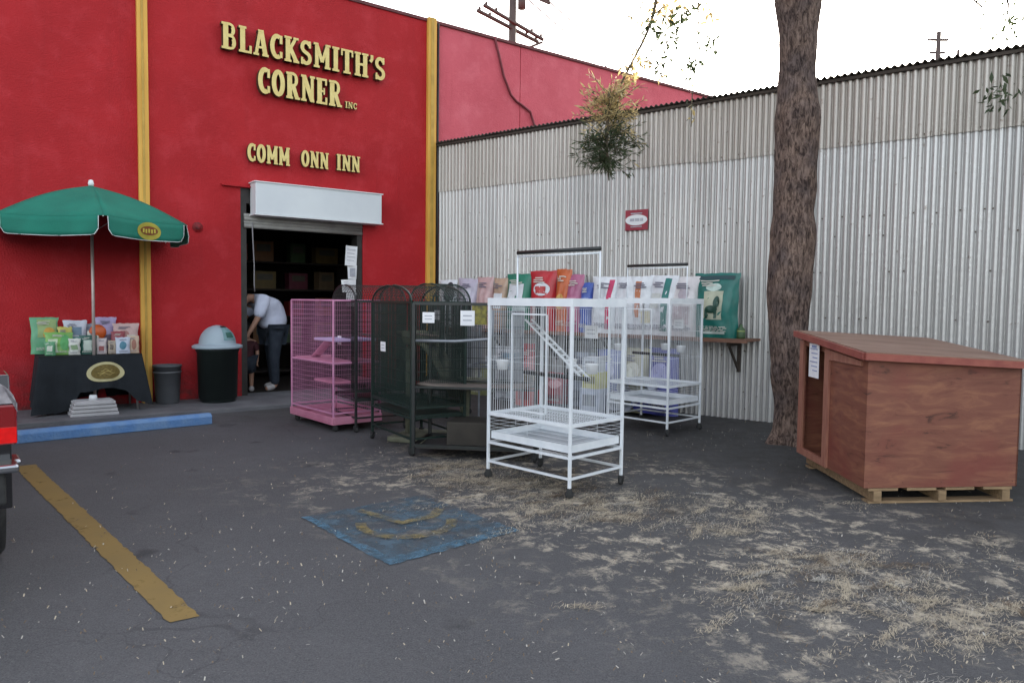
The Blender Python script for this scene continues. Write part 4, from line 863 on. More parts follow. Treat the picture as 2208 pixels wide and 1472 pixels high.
# umbrella
UB = fac(-5.35, .60, SL)
um = thing('patio_umbrella', 'green patio umbrella with white trim and a small yellow emblem over the table', 'umbrella', UB, 0)
mb = MB(); mb.tube([(0, 0, .05), (0, 0, 2.84)], .019, 10); mb.build('pole', mat('pinkish_steel_pole', (.50, .42, .40), (.42, .35, .33), 8, .35, metal=.3), um)
mb = MB(); mb.lathe([(0, 2.82), (.03, 2.82), (.034, 2.85), (.024, 2.89), (0, 2.90)], (0, 0, 0), 12); mb.build('finial', M_WHITE, um)
RC = 1.15; ang0 = math.atan2(-UB.y, -UB.x) + .10; zr, zp = 2.36, 2.82
def corner(k): a = ang0 + k * PI / 3; return Vector((RC * math.cos(a), RC * math.sin(a), zr + (-.0)))
def canopy(k, u, v):      # gore k: u across, v from top to rim
    a_, b_ = corner(k), corner(k + 1); top = Vector((0, 0, zp)); e = a_.lerp(b_, u); p = top.lerp(e, v)
    dip = -.10 * math.sin(u * PI) * v * (1 - v * .4) * .35; p.z += .06 * math.sin(v * PI) + dip; return tuple(p)
for k in range(6):
    mb = MB(); mb.grid(lambda u, v: canopy(k, u, v), 10, 10); o = mb.build('canopy_panel', M_GREEN, um, solid=.003)
    def val(u, v, off=0.0):
        p = Vector(canopy(k, .045 + .91 * u, 1.0)); nrm = (corner(k) + corner(k + 1)); nrm.z = 0; nrm.normalize(); 
        e = .5 - abs(u - .5); lift = .12 * max(0, 1 - e / .045) * v
        return tuple(p + nrm * (.018 * math.sin(u * 11 + k) * v + off + .012 * v) + Vector((0, 0, -.215 * v + lift * .6)))
    mb = MB(); mb.grid(val, 26, 4); vo = mb.build('valance', M_GREEN, um, solid=.003)
    mb = MB(); mb.tube([val(i / 26, 1.0) for i in range(27)], .0045, 5); mb.tube([val(0, v / 4, .004) for v in range(5)], .004, 5); mb.tube([val(1, v / 4, .004) for v in range(5)], .004, 5); mb.build('white_trim', M_WHITE, vo)
    if k == 0:
        for q, (u0, u1, v0, v1, c) in enumerate(((.36, .66, .0, .98, (.42, .36, .04)), (.40, .62, .22, .72, (.20, .055, .01)))):
            mb = MB(); cu, cv, ru, rv = (u0 + u1) / 2, (v0 + v1) / 2, (u1 - u0) / 2, (v1 - v0) / 2
            mb.grid(lambda u, v: val(cu + ru * v * math.cos(2 * PI * u), cv + rv * v * math.sin(2 * PI * u), .007 + .004 * q), 24, 3); mb.build('emblem', paint(c, .7), vo)
        mb = MB()
        for j in range(5): mb.grid(lambda u, v: val(.425 + .035 * j + .022 * u, .36 + .22 * v + .03 * (j % 2), .015), 2, 2)
        mb.build('emblem_lettering', paint((.55, .45, .06), .7), vo)
    if k == 5: pass
for k in range(6):
    c_ = corner(k); mb = MB(); mb.tube([(0, 0, zp - .04), (c_.x * .5, c_.y * .5, (zp + zr) / 2 + .03), (c_.x, c_.y, zr - .01)], .008, 6); mb.tube([(0, 0, zr - .12), (c_.x * .48, c_.y * .48, (zp + zr) / 2 + .015)], .006, 6); mb.build('rib', M_STEEL, um)
ub = thing('umbrella_base', 'white ribbed umbrella base on the ground under the tablecloth', 'umbrella base', fac(-5.40, .84, SL), A_ROT)
mb = MB()
for k in range(4):
    s_ = .26 - .012 * k; mb.box((-s_, -.16, .045 * k + .0005), (s_, .16, .045 * k + .036)); mb.box((-s_ + .02, -.14, .045 * k + .036), (s_ - .02, .14, .045 * k + .0455))
mb.build('ribbed_block', mat('offwhite_plastic', (.55, .54, .55), (.46, .45, .46), 4, .5), ub, bevel=.006)
mb = MB(); mb.lathe([(0, .18), (.05, .18), (.04, .24), (0, .24)], (0, 0, 0), 14); mb.build('socket', M_WHITE, ub)
# goods on the table (x across the table, y from front)
def tloc(x, y): return TC + AX * x - AN * y + Vector((0, 0, TT + .012))
GD = [
 (-.47, .12, .30, .46, (.12, .38, .20), [(-.5, .9, .45, .95, (.30, .42, .16), 'r'), (-.1, .8, .40, .72, (.62, .33, .04), 'e')], 'tall green bag with an orange flower, leftmost on the display table'),
 (-.34, -.12, .30, .28, (.20, .45, .10), [(-.8, -.1, .1, .7, (.55, .65, .45), 'r'), (.1, .8, .2, .9, (.10, .40, .12), 'e')], 'lime green bag at the front left of the display table'),
 (-.14, .10, .26, .42, (.60, .62, .72), [(-.6, .6, .55, .8, (.16, .25, .35), 'r'), (-.7, .7, .2, .5, (.10, .35, .32), 'r')], 'white and teal bag behind the jars on the display table'),
 (.22, .16, .24, .46, (.42, .34, .56), [(-.5, .5, .2, .5, (.22, .18, .26), 'r')], 'purple bag standing behind the orange bag on the display table'),
 (.43, .02, .30, .38, (.62, .42, .40), [(-.6, .3, .5, .75, (.45, .2, .18), 'e'), (.1, .8, .1, .6, (.62, .60, .52), 'r'), (-.6, 0, .15, .4, (.5, .12, .2), 'r')], 'pink and cream bag at the right end of the display table'),
 (-.18, -.18, .13, .20, (.62, .63, .58), [(-.6, .6, .3, .6, (.2, .3, .16), 'r')], 'small white pouch in front of the lime green bag'),
 (-.03, -.16, .19, .24, (.015, .10, .075), [(-.5, .5, .2, .75, (.45, .52, .46), 'r')], 'dark green pouch with a pale panel at the front of the table'),
 (.12, -.17, .12, .20, (.60, .52, .52), [(-.5, .5, .2, .5, (.30, .08, .08), 'r')], 'small pinkish white pouch right of the dark green pouch'),
 (.24, -.18, .10, .17, (.42, .34, .26), [(-.4, .4, .3, .7, (.12, .09, .07), 'r')], 'small tan pouch in the middle front of the table'),
 (.36, -.20, .17, .21, (.55, .60, .72), [(-.5, .5, .25, .75, (.06, .20, .28), 'e')], 'pale blue card pouch at the front right of the table'),
 (-.44, -.20, .12, .17, (.10, .32, .16), [(-.5, .5, .3, .7, (.55, .6, .5), 'r')], 'small green pouch at the front left corner of the table'),
 (-.26, .02, .16, .34, (.50, .46, .10), [(-.5, .5, .3, .7, (.60, .30, .04), 'e')], 'yellow pouch between the tall green bag and the white teal bag'),
 (.04, .12, .18, .38, (.30, .34, .42), [(-.5, .5, .3, .7, (.55, .58, .60), 'r')], 'grey blue pouch behind the umbrella pole on the table'),
 (.33, -.04, .16, .28, (.35, .07, .09), [(-.5, .5, .3, .7, (.60, .50, .45), 'e')], 'dark red pouch between the tan pouch and the pink bag'),
 (.05, -.04, .14, .29, (.60, .58, .50), [(-.5, .5, .2, .8, (.12, .30, .22), 'r')], 'cream pouch with a green panel just left of the round orange bag'),
 (.49, -.18, .12, .22, (.58, .42, .30), [(-.5, .5, .2, .8, (.30, .12, .08), 'e')], 'small tan pouch at the front right corner of the table'),
]
for i, (x, y, w_, h_, c, pt, lb) in enumerate(GD):
    bag(lb, tloc(x, y), A_ROT - .15 + rnd.uniform(-.12, .12), w_, h_, .09 if h_ > .25 else .06, c, pt, tilt=R(-4), seed=200 + i * 1.7, group='packages on the display table')
ob = thing('round_orange_bag', 'round orange red bag in front of the umbrella pole on the display table', 'bag', tloc(.10, -.02), A_ROT - .1, 'packages on the display table')
mb = MB(); mb.lathe([(0, -.035), (.07, -.03), (.095, -.012), (.10, 0), (.095, .012), (.07, .03), (0, .035)], (0, 0, 0), 24); o = mb.build('bag_body', paint((.62, .11, .02), .4), ob); o.rotation_euler.x = R(90); o.location = (0, 0, .27)
mb = MB(); mb.box((-.07, -.03, 0), (.07, .03, .16)); mb.build('stand_box', paint((.3, .22, .15)), ob, bevel=.005)

# ------------------------------------------------------------------ bins
tn = thing('trash_can', 'black round trash can with a grey dome lid beside the shop door', 'trash can', fac(-3.80, .40, SL), A_ROT)
mb = MB(); mb.lathe([(0, 0), (.22, 0), (.235, .01), (.272, .70), (.285, .70), (.285, .72), (.292, .722), (.292, .76), (.275, .76), (.255, .05), (0, .04)], (0, 0, 0), 40)
mb.build('body', mat('black_green_plastic', (.014, .020, .019), (.020, .028, .026), 3, .5), tn)
mb = MB(); mb.lathe([(.30, .745), (.335, .75), (.335, .785), (.30, .80), (.245, .81)] + [(.245 * math.cos(R(a)), .81 + .26 * math.sin(R(a))) for a in range(6, 91, 7)], (0, 0, 0), 40)
lid = mb.build('dome_lid', mat('grey_blue_plastic', (.36, .44, .50), (.30, .38, .44), 3, .45), tn)
def dome(a, e, off=.004): r_ = (.245 + off) * math.cos(e); return (r_ * math.cos(a), r_ * math.sin(a), .81 + (.26 + off) * math.sin(e))
mb = MB(); mb.grid(lambda u, v: dome(R(-85) + R(55) * u, R(12) + R(48) * v), 8, 8); mb.build('push_flap', mat('flap_plastic', (.20, .34, .36), (.15, .28, .30), 12, .5), lid)
mb = MB(); mb.grid(lambda u, v: dome(R(-74) + R(30) * u, R(20) + R(18) * v, .008), 4, 4); mb.build('sticker', paint((.03, .14, .11), .5), lid)
mb = MB(); mb.grid(lambda u, v: dome(R(-85) + R(55) * u, R(60) + R(9) * v, .009), 8, 2); mb.build('flap_slot', M_RUB, lid)
sb_ = thing('grey_bin', 'small grey waste bin against the red wall beside the yellow pilaster', 'bin', fac(-4.42, .22, SL), 0)
mb = MB(); mb.lathe([(0, 0), (.145, 0), (.15, .01), (.178, .50), (.188, .50), (.188, .525), (.172, .525), (.14, .03), (0, .02)], (0, 0, 0), 32); mb.build('body', mat('grey_plastic', (.115, .12, .13), (.09, .095, .105), 4, .55), sb_)
mb = MB(); mb.lathe([(.181, .42), (.184, .425), (.184, .435), (.181, .44)], (0, 0, 0), 32); mb.build('rim_band', mat('grey_plastic_band', (.14, .145, .155), None, rough=.5), sb_)

# ------------------------------------------------------------------ wheel stop
wsx = Vector((-3.56, 8.78)); wsy = Vector((-5.35, 7.12)); L_ = (wsx - wsy).length; a_ = math.atan2(wsx.y - wsy.y, wsx.x - wsy.x)
mb = MB(); pf = [(0, 0), (0, .09), (.035, .125), (.105, .125), (.14, .09), (.14, 0)]
for x0, x1 in ((0, L_),):
    vs = [(x0, y, z) for y, z in pf] + [(x1, y, z) for y, z in pf]; n_ = 6
    mb.add(vs, [tuple(range(n_)), tuple(range(2 * n_ - 1, n_ - 1, -1))] + [(i, i + n_, (i + 1) % n_ + n_, (i + 1) % n_) for i in range(n_)])
o = mb.build('wheel_stop', M_BLUE, bevel=.006); o.location = (wsy.x, wsy.y, .002); o.rotation_euler.z = a_
tag(o, 'blue painted concrete wheel stop in front of the display table', 'wheel stop')

# ------------------------------------------------------------------ wooden doghouse on a pallet
DC = Vector((2.68, 5.56, 0)); V2 = Vector((1.245, .128, 0)); V1 = Vector((.035, 1.38, 0))
dh = thing('doghouse', 'large reddish brown plywood doghouse with a price sheet, standing on a pallet', 'doghouse', DC)
hC, hB, hR = 1.135, 1.235, 1.075; FZ = .12; hD = hB + hR - hC
def q(a, b, z): p = V2 * a + V1 * b; return (p.x, p.y, z)
def zt(a, b): return hC + (hR - hC) * a + (hB - hC) * b
mb = MB(); t = .014
def slab(f, nrm_in, mi=0):
    vs = f + [tuple(Vector(p) + nrm_in) for p in f]; mb.add(vs, [(0, 1, 2, 3), (7, 6, 5, 4)] + [(i, i + 4, (i + 1) % 4 + 4, (i + 1) % 4) for i in range(4)], mi)
inx = V2.normalized() * t; iny = V1.normalized() * t
slab([q(0.0, 0, FZ), q(1, 0, FZ), q(1, 0, zt(1, 0)), q(0, 0, zt(0, 0))], iny); mb.build('front_panel', M_PLY, dh)
mb = MB()
for a0 in (.03, .25, .5, .75, .97):
    for z_ in (.16, .55, .98):
        p_ = Vector(q(a0, 0, z_)); mb.lathe([(0, 0), (.006, 0), (.0, .003)], p_ + Vector((0, -.001, 0)), 6)
nl = mb.build('nail_rows', mat('dark_nails', (.03, .02, .018), None, rough=.6), dh); nl['kind'] = 'stuff'
mb = MB(); slab([q(1, 1, FZ), q(0, 1, FZ), q(0, 1, zt(0, 1)), q(1, 1, zt(1, 1))], -iny); mb.build('back_panel', M_PLY, dh)
mb = MB(); slab([q(1, .0, FZ), q(1, 1, FZ), q(1, 1, zt(1, 1)), q(1, 0, zt(1, 0))], -inx); mb.build('side_panel', M_PLY, dh)
# entrance side: panel b .012-.50, opening b .58-.88
mb = MB(); slab([q(0, .56, FZ), q(0, .011, FZ), q(0, .011, zt(0, .011)), q(0, .56, zt(0, .56))], inx); slab([q(0, .93, zt(0, .93) - .10), q(0, .56, zt(0, .56) - .10), q(0, .56, zt(0, .56)), q(0, .93, zt(0, .93))], inx)
slab([q(0, .99, FZ), q(0, .93, FZ), q(0, .93, zt(0, .93)), q(0, .99, zt(0, .99))], inx); slab([q(0, .93, FZ), q(0, .56, FZ), q(0, .56, FZ + .06), q(0, .93, FZ + .06)], inx)
mb.build('entrance_panel', M_PLY, dh)
M_TRIM = mat('trim_wood', (.34, .15, .10), (.26, .10, .07), 8, .65, stretch=(4, 4, .6))
def trim(a0, b0, z0, b1, z1, dz1=None, nm='entrance_trim', out=.02):
    mb = MB(); ox = -V2.normalized() * out
    f = [q(0, b0, z0), q(0, b1, z0), q(0, b1, z1), q(0, b0, z1 if dz1 is None else dz1)]; f = [tuple(Vector(p) + Vector((-.001, 0, 0))) for p in f]; vs = f + [tuple(Vector(p) + ox) for p in f]
    mb.add(vs, [(0, 1, 2, 3), (7, 6, 5, 4)] + [(i, i + 4, (i + 1) % 4 + 4, (i + 1) % 4) for i in range(4)]); mb.build(nm, M_TRIM, dh)
trim(0, .50, FZ, .57, zt(0, .5) - .06); trim(0, .925, FZ, .995, zt(0, .99) - .06); trim(0, .571, FZ, .924, FZ + .055); trim(0, .06, zt(0, .06) - .10, .499, zt(0, .5) - .062, zt(0, .06) - .062)
mb = MB(); slab([q(.01, .01, FZ), q(.99, .01, FZ), q(.99, .99, FZ), q(.01, .99, FZ)], Vector((0, 0, .012))); mb.build('floor_panel', M_PLY, dh)
mb = MB(); o1, o2 = -.035, 1.028; f = [q(o1, o1, zt(o1, o1) + .003), q(o2, o1, zt(o2, o1) + .003), q(o2, o2, zt(o2, o2) + .003), q(o1, o2, zt(o1, o2) + .003)]
vs = f + [tuple(Vector(p) + Vector((0, 0, .022))) for p in f]; mb.add(vs, [(3, 2, 1, 0), (4, 5, 6, 7)] + [(i, (i + 1) % 4, (i + 1) % 4 + 4, i + 4) for i in range(4)])
mb.build('roof', mat('stained_roof_board', (.25, .15, .105), (.17, .085, .055), 3, .55, stretch=(.5, 2, 1)), dh, bevel=.003)
# roof battens along the edges
mb = MB()
for (a0, b0), (a1, b1) in (((o1 - .012, o1 - .004), (o2, o1 - .004)), ((o1 - .004, o2), (o1 - .004, o1))):
    pA, pB = Vector(q(a0, b0, zt(a0, b0) - .035)), Vector(q(a1, b1, zt(a1, b1) - .035)); d = (pB - pA).normalized(); s_ = Vector((d.y, -d.x, 0)).normalized() * .022
    f = [pA, pB, pB + s_, pA + s_]; vs = [tuple(p) for p in f] + [tuple(p + Vector((0, 0, .052))) for p in f]
    mb.add(vs, [(3, 2, 1, 0), (4, 5, 6, 7)] + [(i, (i + 1) % 4, (i + 1) % 4 + 4, i + 4) for i in range(4)])
mb.build('roof_trim', mat('trim_wood_red', (.30, .085, .06), (.22, .05, .04), 7, .6), dh)
mb = MB(); p_ = MB(); mb.grid(lambda u, v: (0, -.115 + .23 * u, -.30 + .30 * v), 4, 4)
for k in range(6): mb.box((-.004, -.08, -.05 - .038 * k), (-.002, .085 - .03 * (k % 3), -.042 - .038 * k), 1)
mb.box((-.004, -.05, -.035), (-.002, .05, -.015), 1)
o = mb.build('price_sheet', [M_PAPER, mat('blue_ink', (.25, .3, .5), None, rough=.7)], None); o.location = Vector(q(-.025, .72, zt(0, .75) - .05)) + DC; o.rotation_euler = (0, 0, -.02)
tag(o, 'white price sheet hanging over the doghouse entrance', 'paper')
pl = thing('wooden_pallet', 'low pale wooden pallet under the doghouse', 'pallet', DC)
mb = MB()
for a0 in (.03, .28, .53, .78): mb.add([q(a0, .0, .097), q(a0 + .19, .0, .097), q(a0 + .19, .99, .097), q(a0, .99, .097), q(a0, .0, .117), q(a0 + .19, .0, .117), q(a0 + .19, .99, .117), q(a0, .99, .117)], [(0, 3, 2, 1), (4, 5, 6, 7), (0, 1, 5, 4), (1, 2, 6, 5), (2, 3, 7, 6), (3, 0, 4, 7)])
mb.build('deck_boards', M_PALLET, pl)
for a0 in (.06, .48, .90):
    mb = MB(); mb.add([q(a0, -.01, .018), q(a0 + .05, -.01, .018), q(a0 + .05, .99, .018), q(a0, .99, .018), q(a0, -.01, .0965), q(a0 + .05, -.01, .0965), q(a0 + .05, .99, .0965), q(a0, .99, .0965)], [(0, 3, 2, 1), (4, 5, 6, 7), (0, 1, 5, 4), (1, 2, 6, 5), (2, 3, 7, 6), (3, 0, 4, 7)]); mb.build('stringer', M_PALLET, pl)
mb = MB()
for b0 in (0.0, .85): mb.add([q(.03, b0, .002), q(.98, b0, .002), q(.98, b0 + .08, .002), q(.03, b0 + .08, .002), q(.03, b0, .0175), q(.98, b0, .0175), q(.98, b0 + .08, .0175), q(.03, b0 + .08, .0175)], [(0, 3, 2, 1), (4, 5, 6, 7), (0, 1, 5, 4), (1, 2, 6, 5), (2, 3, 7, 6), (3, 0, 4, 7)])
mb.build('bottom_boards', M_PALLET, pl)

# ------------------------------------------------------------------ trees
def leafcloud(mb, c, r, n, ls, mi, rr_, droop=0.0, lw=.22):
    for _ in range(n):
        d = Vector((rr_.gauss(0, 1), rr_.gauss(0, 1), rr_.gauss(0, 1))); d.normalize(); p = Vector(c) + d * r * rr_.random() ** .5
        a_ = Vector((rr_.gauss(0, 1), rr_.gauss(0, 1), rr_.gauss(0, .8) - droop)); a_.normalize(); L = ls * rr_.uniform(.6, 1.3)
        b_ = a_.cross(Vector((rr_.gauss(0, 1), rr_.gauss(0, 1), rr_.gauss(0, 1)))); b_.normalize(); b_ *= L * lw
        mid = p + a_ * L * .5; mb.add([p, mid + b_, p + a_ * L, mid - b_], [(0, 1, 2, 3)], mi)
tr = thing('big_tree', 'tall brown tree trunk standing in front of the corrugated metal wall', 'tree', (3.05, 8.02, 0))
prof = [(0, 3.05, .205), (.15, 3.03, .17), (.35, 3.02, .165), (.8, 3.0, .20), (1.27, 2.985, .222), (1.7, 2.985, .245), (2.27, 3.01, .25), (2.5, 3.0, .225), (2.77, 3.01, .235), (3.2, 3.01, .235), (3.5, 3.01, .25), (3.72, 3.0, .22), (4.0, 2.99, .20), (4.3, 2.985, .215), (4.77, 2.97, .265), (5.3, 2.93, .29)]  # upper waist is sky glare on the outline, put into the shape
def tp(z):
    for (z0, x0, r0), (z1, x1, r1) in zip(prof, prof[1:]):
        if z <= z1: f = (z - z0) / (z1 - z0); f = f * f * (3 - 2 * f); return x0 + (x1 - x0) * f - 3.05, r0 + (r1 - r0) * f
    return prof[-1][1] - 3.05, prof[-1][2]
_tp = tp
def tp(z): x_, r_ = _tp(z); return x_, r_ * .88
def trunk(u, v):
    z = v * 5.3; x, r_ = tp(z); a = 2 * PI * u; P_ = Vector((math.cos(a) * 3.2, math.sin(a) * 3.2, z * 1.1))
    k = 1 + .035 * abs(noise.noise(Vector((P_.x * 5, P_.y * 5, z * 1.6)))) * 2 + .07 * noise.noise(P_ * .7) + .05 * abs(noise.noise(P_ * 1.9 + Vector((5, 0, 0)))) + .035 * noise.noise(Vector((P_.x * 2.4, P_.y * 2.4, z * 5)))
    if z < .35: k += (.35 - z) ** 1.5 * 3.2 * (.55 + .45 * math.sin(a * 4 + .7))
    return (x + r_ * k * math.cos(a), r_ * k * math.sin(a), z)
mb = MB(); mb.grid(trunk, 72, 220, wrap=True); mb.build('trunk', M_BARK, tr)
limbs = []
for (dx, dy, ln, r0, up_) in ((-.9, -.2, 3.2, .19, 1.0), (.8, .35, 3.4, .20, 1.1), (.1, .9, 3.0, .14, 1.1), (-.3, -.8, 2.8, .12, .9)):
    pts = []; p = Vector((tp(5.2)[0] + dx * .12, dy * .12, 5.05)); d = Vector((dx * .5, dy * .5, up_)).normalized()
    for k in range(8): pts.append(p.copy()); d = (d + Vector((dx * .13, dy * .13, .02 + rnd.uniform(-.08, .08)))).normalized(); p = p + d * ln / 7
    limbs.append(pts); mb = MB(); mb.tube(pts, [r0 * (1 - .11 * k) for k in range(8)], 12); mb.build('branch', M_BARK, tr)
lf = MB(); rl = random.Random(11)
for pts in limbs:
    for p in pts[3:]:
        for _ in range(4): leafcloud(lf, p + Vector((rl.gauss(0, .6), rl.gauss(0, .6), rl.gauss(0, .4) + .5)), .5, 60, .11, 0, rl)
lf.build('crown', M_LEAFD, tr)
# long hanging twigs with sparse leaves, and the dense hanging clump
tw = MB(); tl_ = MB()
def W2L(x, y, z): return Vector((x - 3.05, y - 8.02, z))
start = limbs[0][4]
def twig(pts, r0, leaves, ls=.09, spread=.10, every=1):
    tw.tube(pts, [1.5 * r0 * (1 - .7 * k / len(pts)) + .003 for k in range(len(pts))], 5)
    for k in range(1, len(pts), every):
        a_, b_ = Vector(pts[k - 1]), Vector(pts[k])
        for _ in range(leaves):
            leafcloud(tl_, a_.lerp(b_, rl.random()), spread, 2, ls, rl.choice((0, 1)), rl, .8, .16)  # yellow share of the leaves has sky glare put into its colour
def hang(x0, x1, z0, z1, y, n=12, wob=.06, top=None):
    P_ = [] if top is None else [Vector(top)]
    for k in range(n): f = k / (n - 1); P_.append(W2L(x0 + (x1 - x0) * f + wob * math.sin(f * 7 + x0 * 5), y + wob * math.sin(f * 5), z0 + (z1 - z0) * f))
    return P_
twig(hang(1.95, 1.30, 6.2, 4.05, 9.0, 14, .07, start), .018, 5)
twig(hang(1.30, 1.13, 4.05, 3.9, 9.0, 6, .02), .014, 6)
twig(hang(2.12, 2.14, 6.3, 3.6, 9.0, 14, .04, start), .006, 3, .08, .06)
twig(hang(1.75, 1.78, 6.0, 4.3, 9.1, 9, .05, start), .005, 4, .07, .08)
twig(hang(1.5, 1.42, 6.0, 4.6, 8.9, 9, .05, start), .005, 2, .07, .08)
twig([W2L(1.75, 9, 5.0), W2L(1.55, 9, 4.85), W2L(1.40, 9, 4.87), W2L(1.3, 9, 4.9)], .005, 5, .09, .05)
twig([W2L(1.55, 9, 4.42), W2L(1.75, 9, 4.20), W2L(2.0, 9, 4.28), W2L(2.1, 9, 4.4)], .005, 4, .09, .06)
for c in ((1.92, 9, 4.86), (2.02, 9, 4.95), (2.12, 9, 4.3), (2.28, 9, 4.6), (2.05, 9, 5.3), (1.6, 9, 5.4), (1.75, 9, 5.0), (1.85, 9, 4.62), (1.62, 9, 4.72), (1.5, 9, 4.35), (1.7, 9, 4.4), (1.35, 9, 4.2), (2.25, 9, 4.95), (1.95, 9, 5.1)): leafcloud(tl_, W2L(*c), .14, 34, .11, rl.choice((0, 1)), rl, .5, .16)  # yellow tufts have the sky glare painted into them
# clump: sprays radiating from a stem
stem = [W2L(1.13, 9, 4.05), W2L(1.12, 9, 3.8), W2L(1.10, 9, 3.5), W2L(1.12, 9, 3.2), W2L(1.14, 9, 2.96)]
tw.tube(stem, [.016, .02, .02, .014, .008], 6)
for _ in range(170):
    f = rl.random(); zb = 4.02 - .90 * f; p = W2L(1.12, 9, zb); a = rl.uniform(0, 2 * PI); el = rl.uniform(-.6, .75); L = rl.uniform(.24, .50) * (1 - .15 * abs(f - .5))
    if f > .9: L *= .75
    d = Vector((math.cos(a) * math.cos(el), math.sin(a) * math.cos(el), math.sin(el))); pts = []; q_ = p.copy()
    for k in range(5): pts.append(q_.copy()); d = (d + Vector((0, 0, .13 if rl.random() < .5 else -.10))).normalized(); q_ = q_ + d * L / 4
    tw.tube(pts, .003, 3, cap=False)
    for k in range(1, 5):
        for _ in range(5):
            b_ = pts[k - 1].lerp(pts[k], rl.random()); e = (d + Vector((rl.gauss(0, .6), rl.gauss(0, .6), rl.gauss(0, .6)))).normalized(); ll = rl.uniform(.05, .12)
            s_ = e.cross(Vector((rl.gauss(0, 1), rl.gauss(0, 1), rl.gauss(0, 1)))).normalized() * ll * .085; mid = b_ + e * ll * .5
            tl_.add([b_, mid + s_, b_ + e * ll, mid - s_], [(0, 1, 2, 3)], 1 if zb > 3.62 + rl.gauss(0, .12) else 0)  # upper leaves coloured as sunlit, lower ones as shaded
tw.build('hanging_twigs', mat('twig', (.09, .07, .05), (.14, .11, .07), 9, .8), tr); tl_.build('hanging_leaves', [M_LEAFD, M_LEAFY], tr)
# second tree, leaning in over the wall at the right edge
t2 = thing('background_tree', 'leafy tree behind the metal wall at the top right corner', 'tree', (7.6, 9.6, 0))
mb = MB(); p2 = [Vector((0, 0, 0)), Vector((.05, 0, 1.5)), Vector((-.1, .05, 3)), Vector((-.3, 0, 4.4)), Vector((-.5, -.2, 5.8)), Vector((-.9, -.5, 7.0))]; mb.tube(p2, [.22, .18, .16, .13, .10, .05], 12); mb.build('trunk', M_BARK, t2)
mb = MB(); lf = MB(); rl = random.Random(5)
for tgt in ((-2.28, -1.85, 4.15), (-2.12, -1.82, 3.75), (-2.2, -1.8, 4.45), (-1.45, -1.8, 5.2), (-.9, -1.7, 4.8), (.8, -.6, 5.6), (1.2, .6, 6.1), (-.2, .9, 6.4)):
    a_ = p2[3].lerp(p2[4], rl.random()); b_ = Vector(tgt); md = a_.lerp(b_, .5) + Vector((0, 0, .45)); mb.tube([a_, a_.lerp(md, .5) + Vector((0, 0, .1)), md, md.lerp(b_, .5) + Vector((0, 0, .08)), b_], [.035, .028, .02, .014, .006], 6)
    for k in range(10): leafcloud(lf, md.lerp(b_, rl.uniform(.3, 1.05)) + Vector((rl.gauss(0, .2), rl.gauss(0, .2), rl.gauss(0, .18))), .22, 60, .10, 0, rl, .4, .16)
for k in range(26): leafcloud(lf, (rl.gauss(.2, .9), rl.gauss(0, .8), rl.gauss(6.6, .7)), .45, 50, .11, 0, rl)
mb.build('branch', M_BARK, t2).name = 'branches'; lf.build('crown', M_LEAFD, t2)
# bare thin branches top right
t3 = MB(); rl = random.Random(9); base = limbs[1][5] + Vector((3.05, 8.02, 0))
tw3 = MB()
for (x0, z0, x1, z1) in ((4.3, 5.15, 5.35, 4.78), (4.6, 5.05, 5.0, 4.72), (5.1, 5.2, 5.3, 4.55), (3.9, 5.3, 4.2, 4.75)):
    P_ = [W2L(x0 + (x1 - x0) * k / 7 + .04 * rl.gauss(0, 1), 8.1, z0 + (z1 - z0) * k / 7 + .04 * rl.gauss(0, 1)) for k in range(8)]; P_ = [limbs[1][6].copy()] + P_
    tw3.tube(P_, [.02 - .0018 * k for k in range(9)], 5)
    for p in P_[3:]: leafcloud(tw3, p, .10, 5, .07, 1, rl, .3, .15)
tw3.build('bare_twigs', [mat('twig_dark', (.05, .04, .035), None, rough=.8), M_LEAFD], tr)

# ------------------------------------------------------------------ utility poles and wires
M_POLE = mat('creosote_pole', (.07, .05, .045), (.11, .08, .07), 6, .85, stretch=(3, 3, .3))
pp = thing('utility_pole', 'dark wooden utility pole with crossarms rising behind the red wall', 'utility pole', (-.13, 30, 0))
mb = MB(); mb.tube([(0, 0, 0), (0, 0, 15.5)], [.20, .14], 14); mb.build('pole', M_POLE, pp)
for (xa, ya, za, xb, yb, zb) in ((-1.35, -.9, 12.55, 1.05, .9, 12.0), (-1.1, -.9, 12.75, 1.25, .9, 12.1), (.3, .2, 13.75, 1.5, .8, 13.5)):
    mb = MB(); d = (Vector((xb, yb, zb)) - Vector((xa, ya, za))); mb.tube([(xa, ya - .19, za), (xb, yb - .19, zb)], .075, 4, smooth=False)
    for f in (.04, .2, .8, .96): c_ = Vector((xa, ya - .19, za)) + d * f; mb.lathe([(0, .05), (.045, .07), (.055, .13), (.03, .19), (0, .2)], c_, 8)
    mb.build('crossarm', M_POLE, pp)
mb = MB(); mb.tube([(1.22, .7, 12.0), (.15, .0, 11.35)], .05, 4, smooth=False); mb.build('brace', M_POLE, pp)
mb = MB(); mb.lathe([(0, 0), (.16, 0), (.16, .5), (0, .5)], (.36, -.1, 13.0), 12); mb.build('transformer', M_POLE, pp)
p2_ = thing('far_utility_pole', 'small distant utility pole beyond the metal wall', 'utility pole', (33.5, 60, 0))
mb = MB(); mb.tube([(0, 0, 0), (0, 0, 23.2)], [.28, .18], 8); mb.build('pole', M_POLE, p2_)
for z, L in ((22.6, .8), (21.6, .6)):
    mb = MB(); mb.tube([(-L, .1, z), (L, .1, z)], .12, 4, smooth=False); mb.build('crossarm', M_POLE, p2_)
mb = MB(); mb.tube([(1.6, 0, 19.5), (1.6, 0, 21.8)], .12, 8); mb.build('stub_pole', M_POLE, p2_)
M_WIRE = mat('wire', (.25, .24, .25), None, rough=.6)
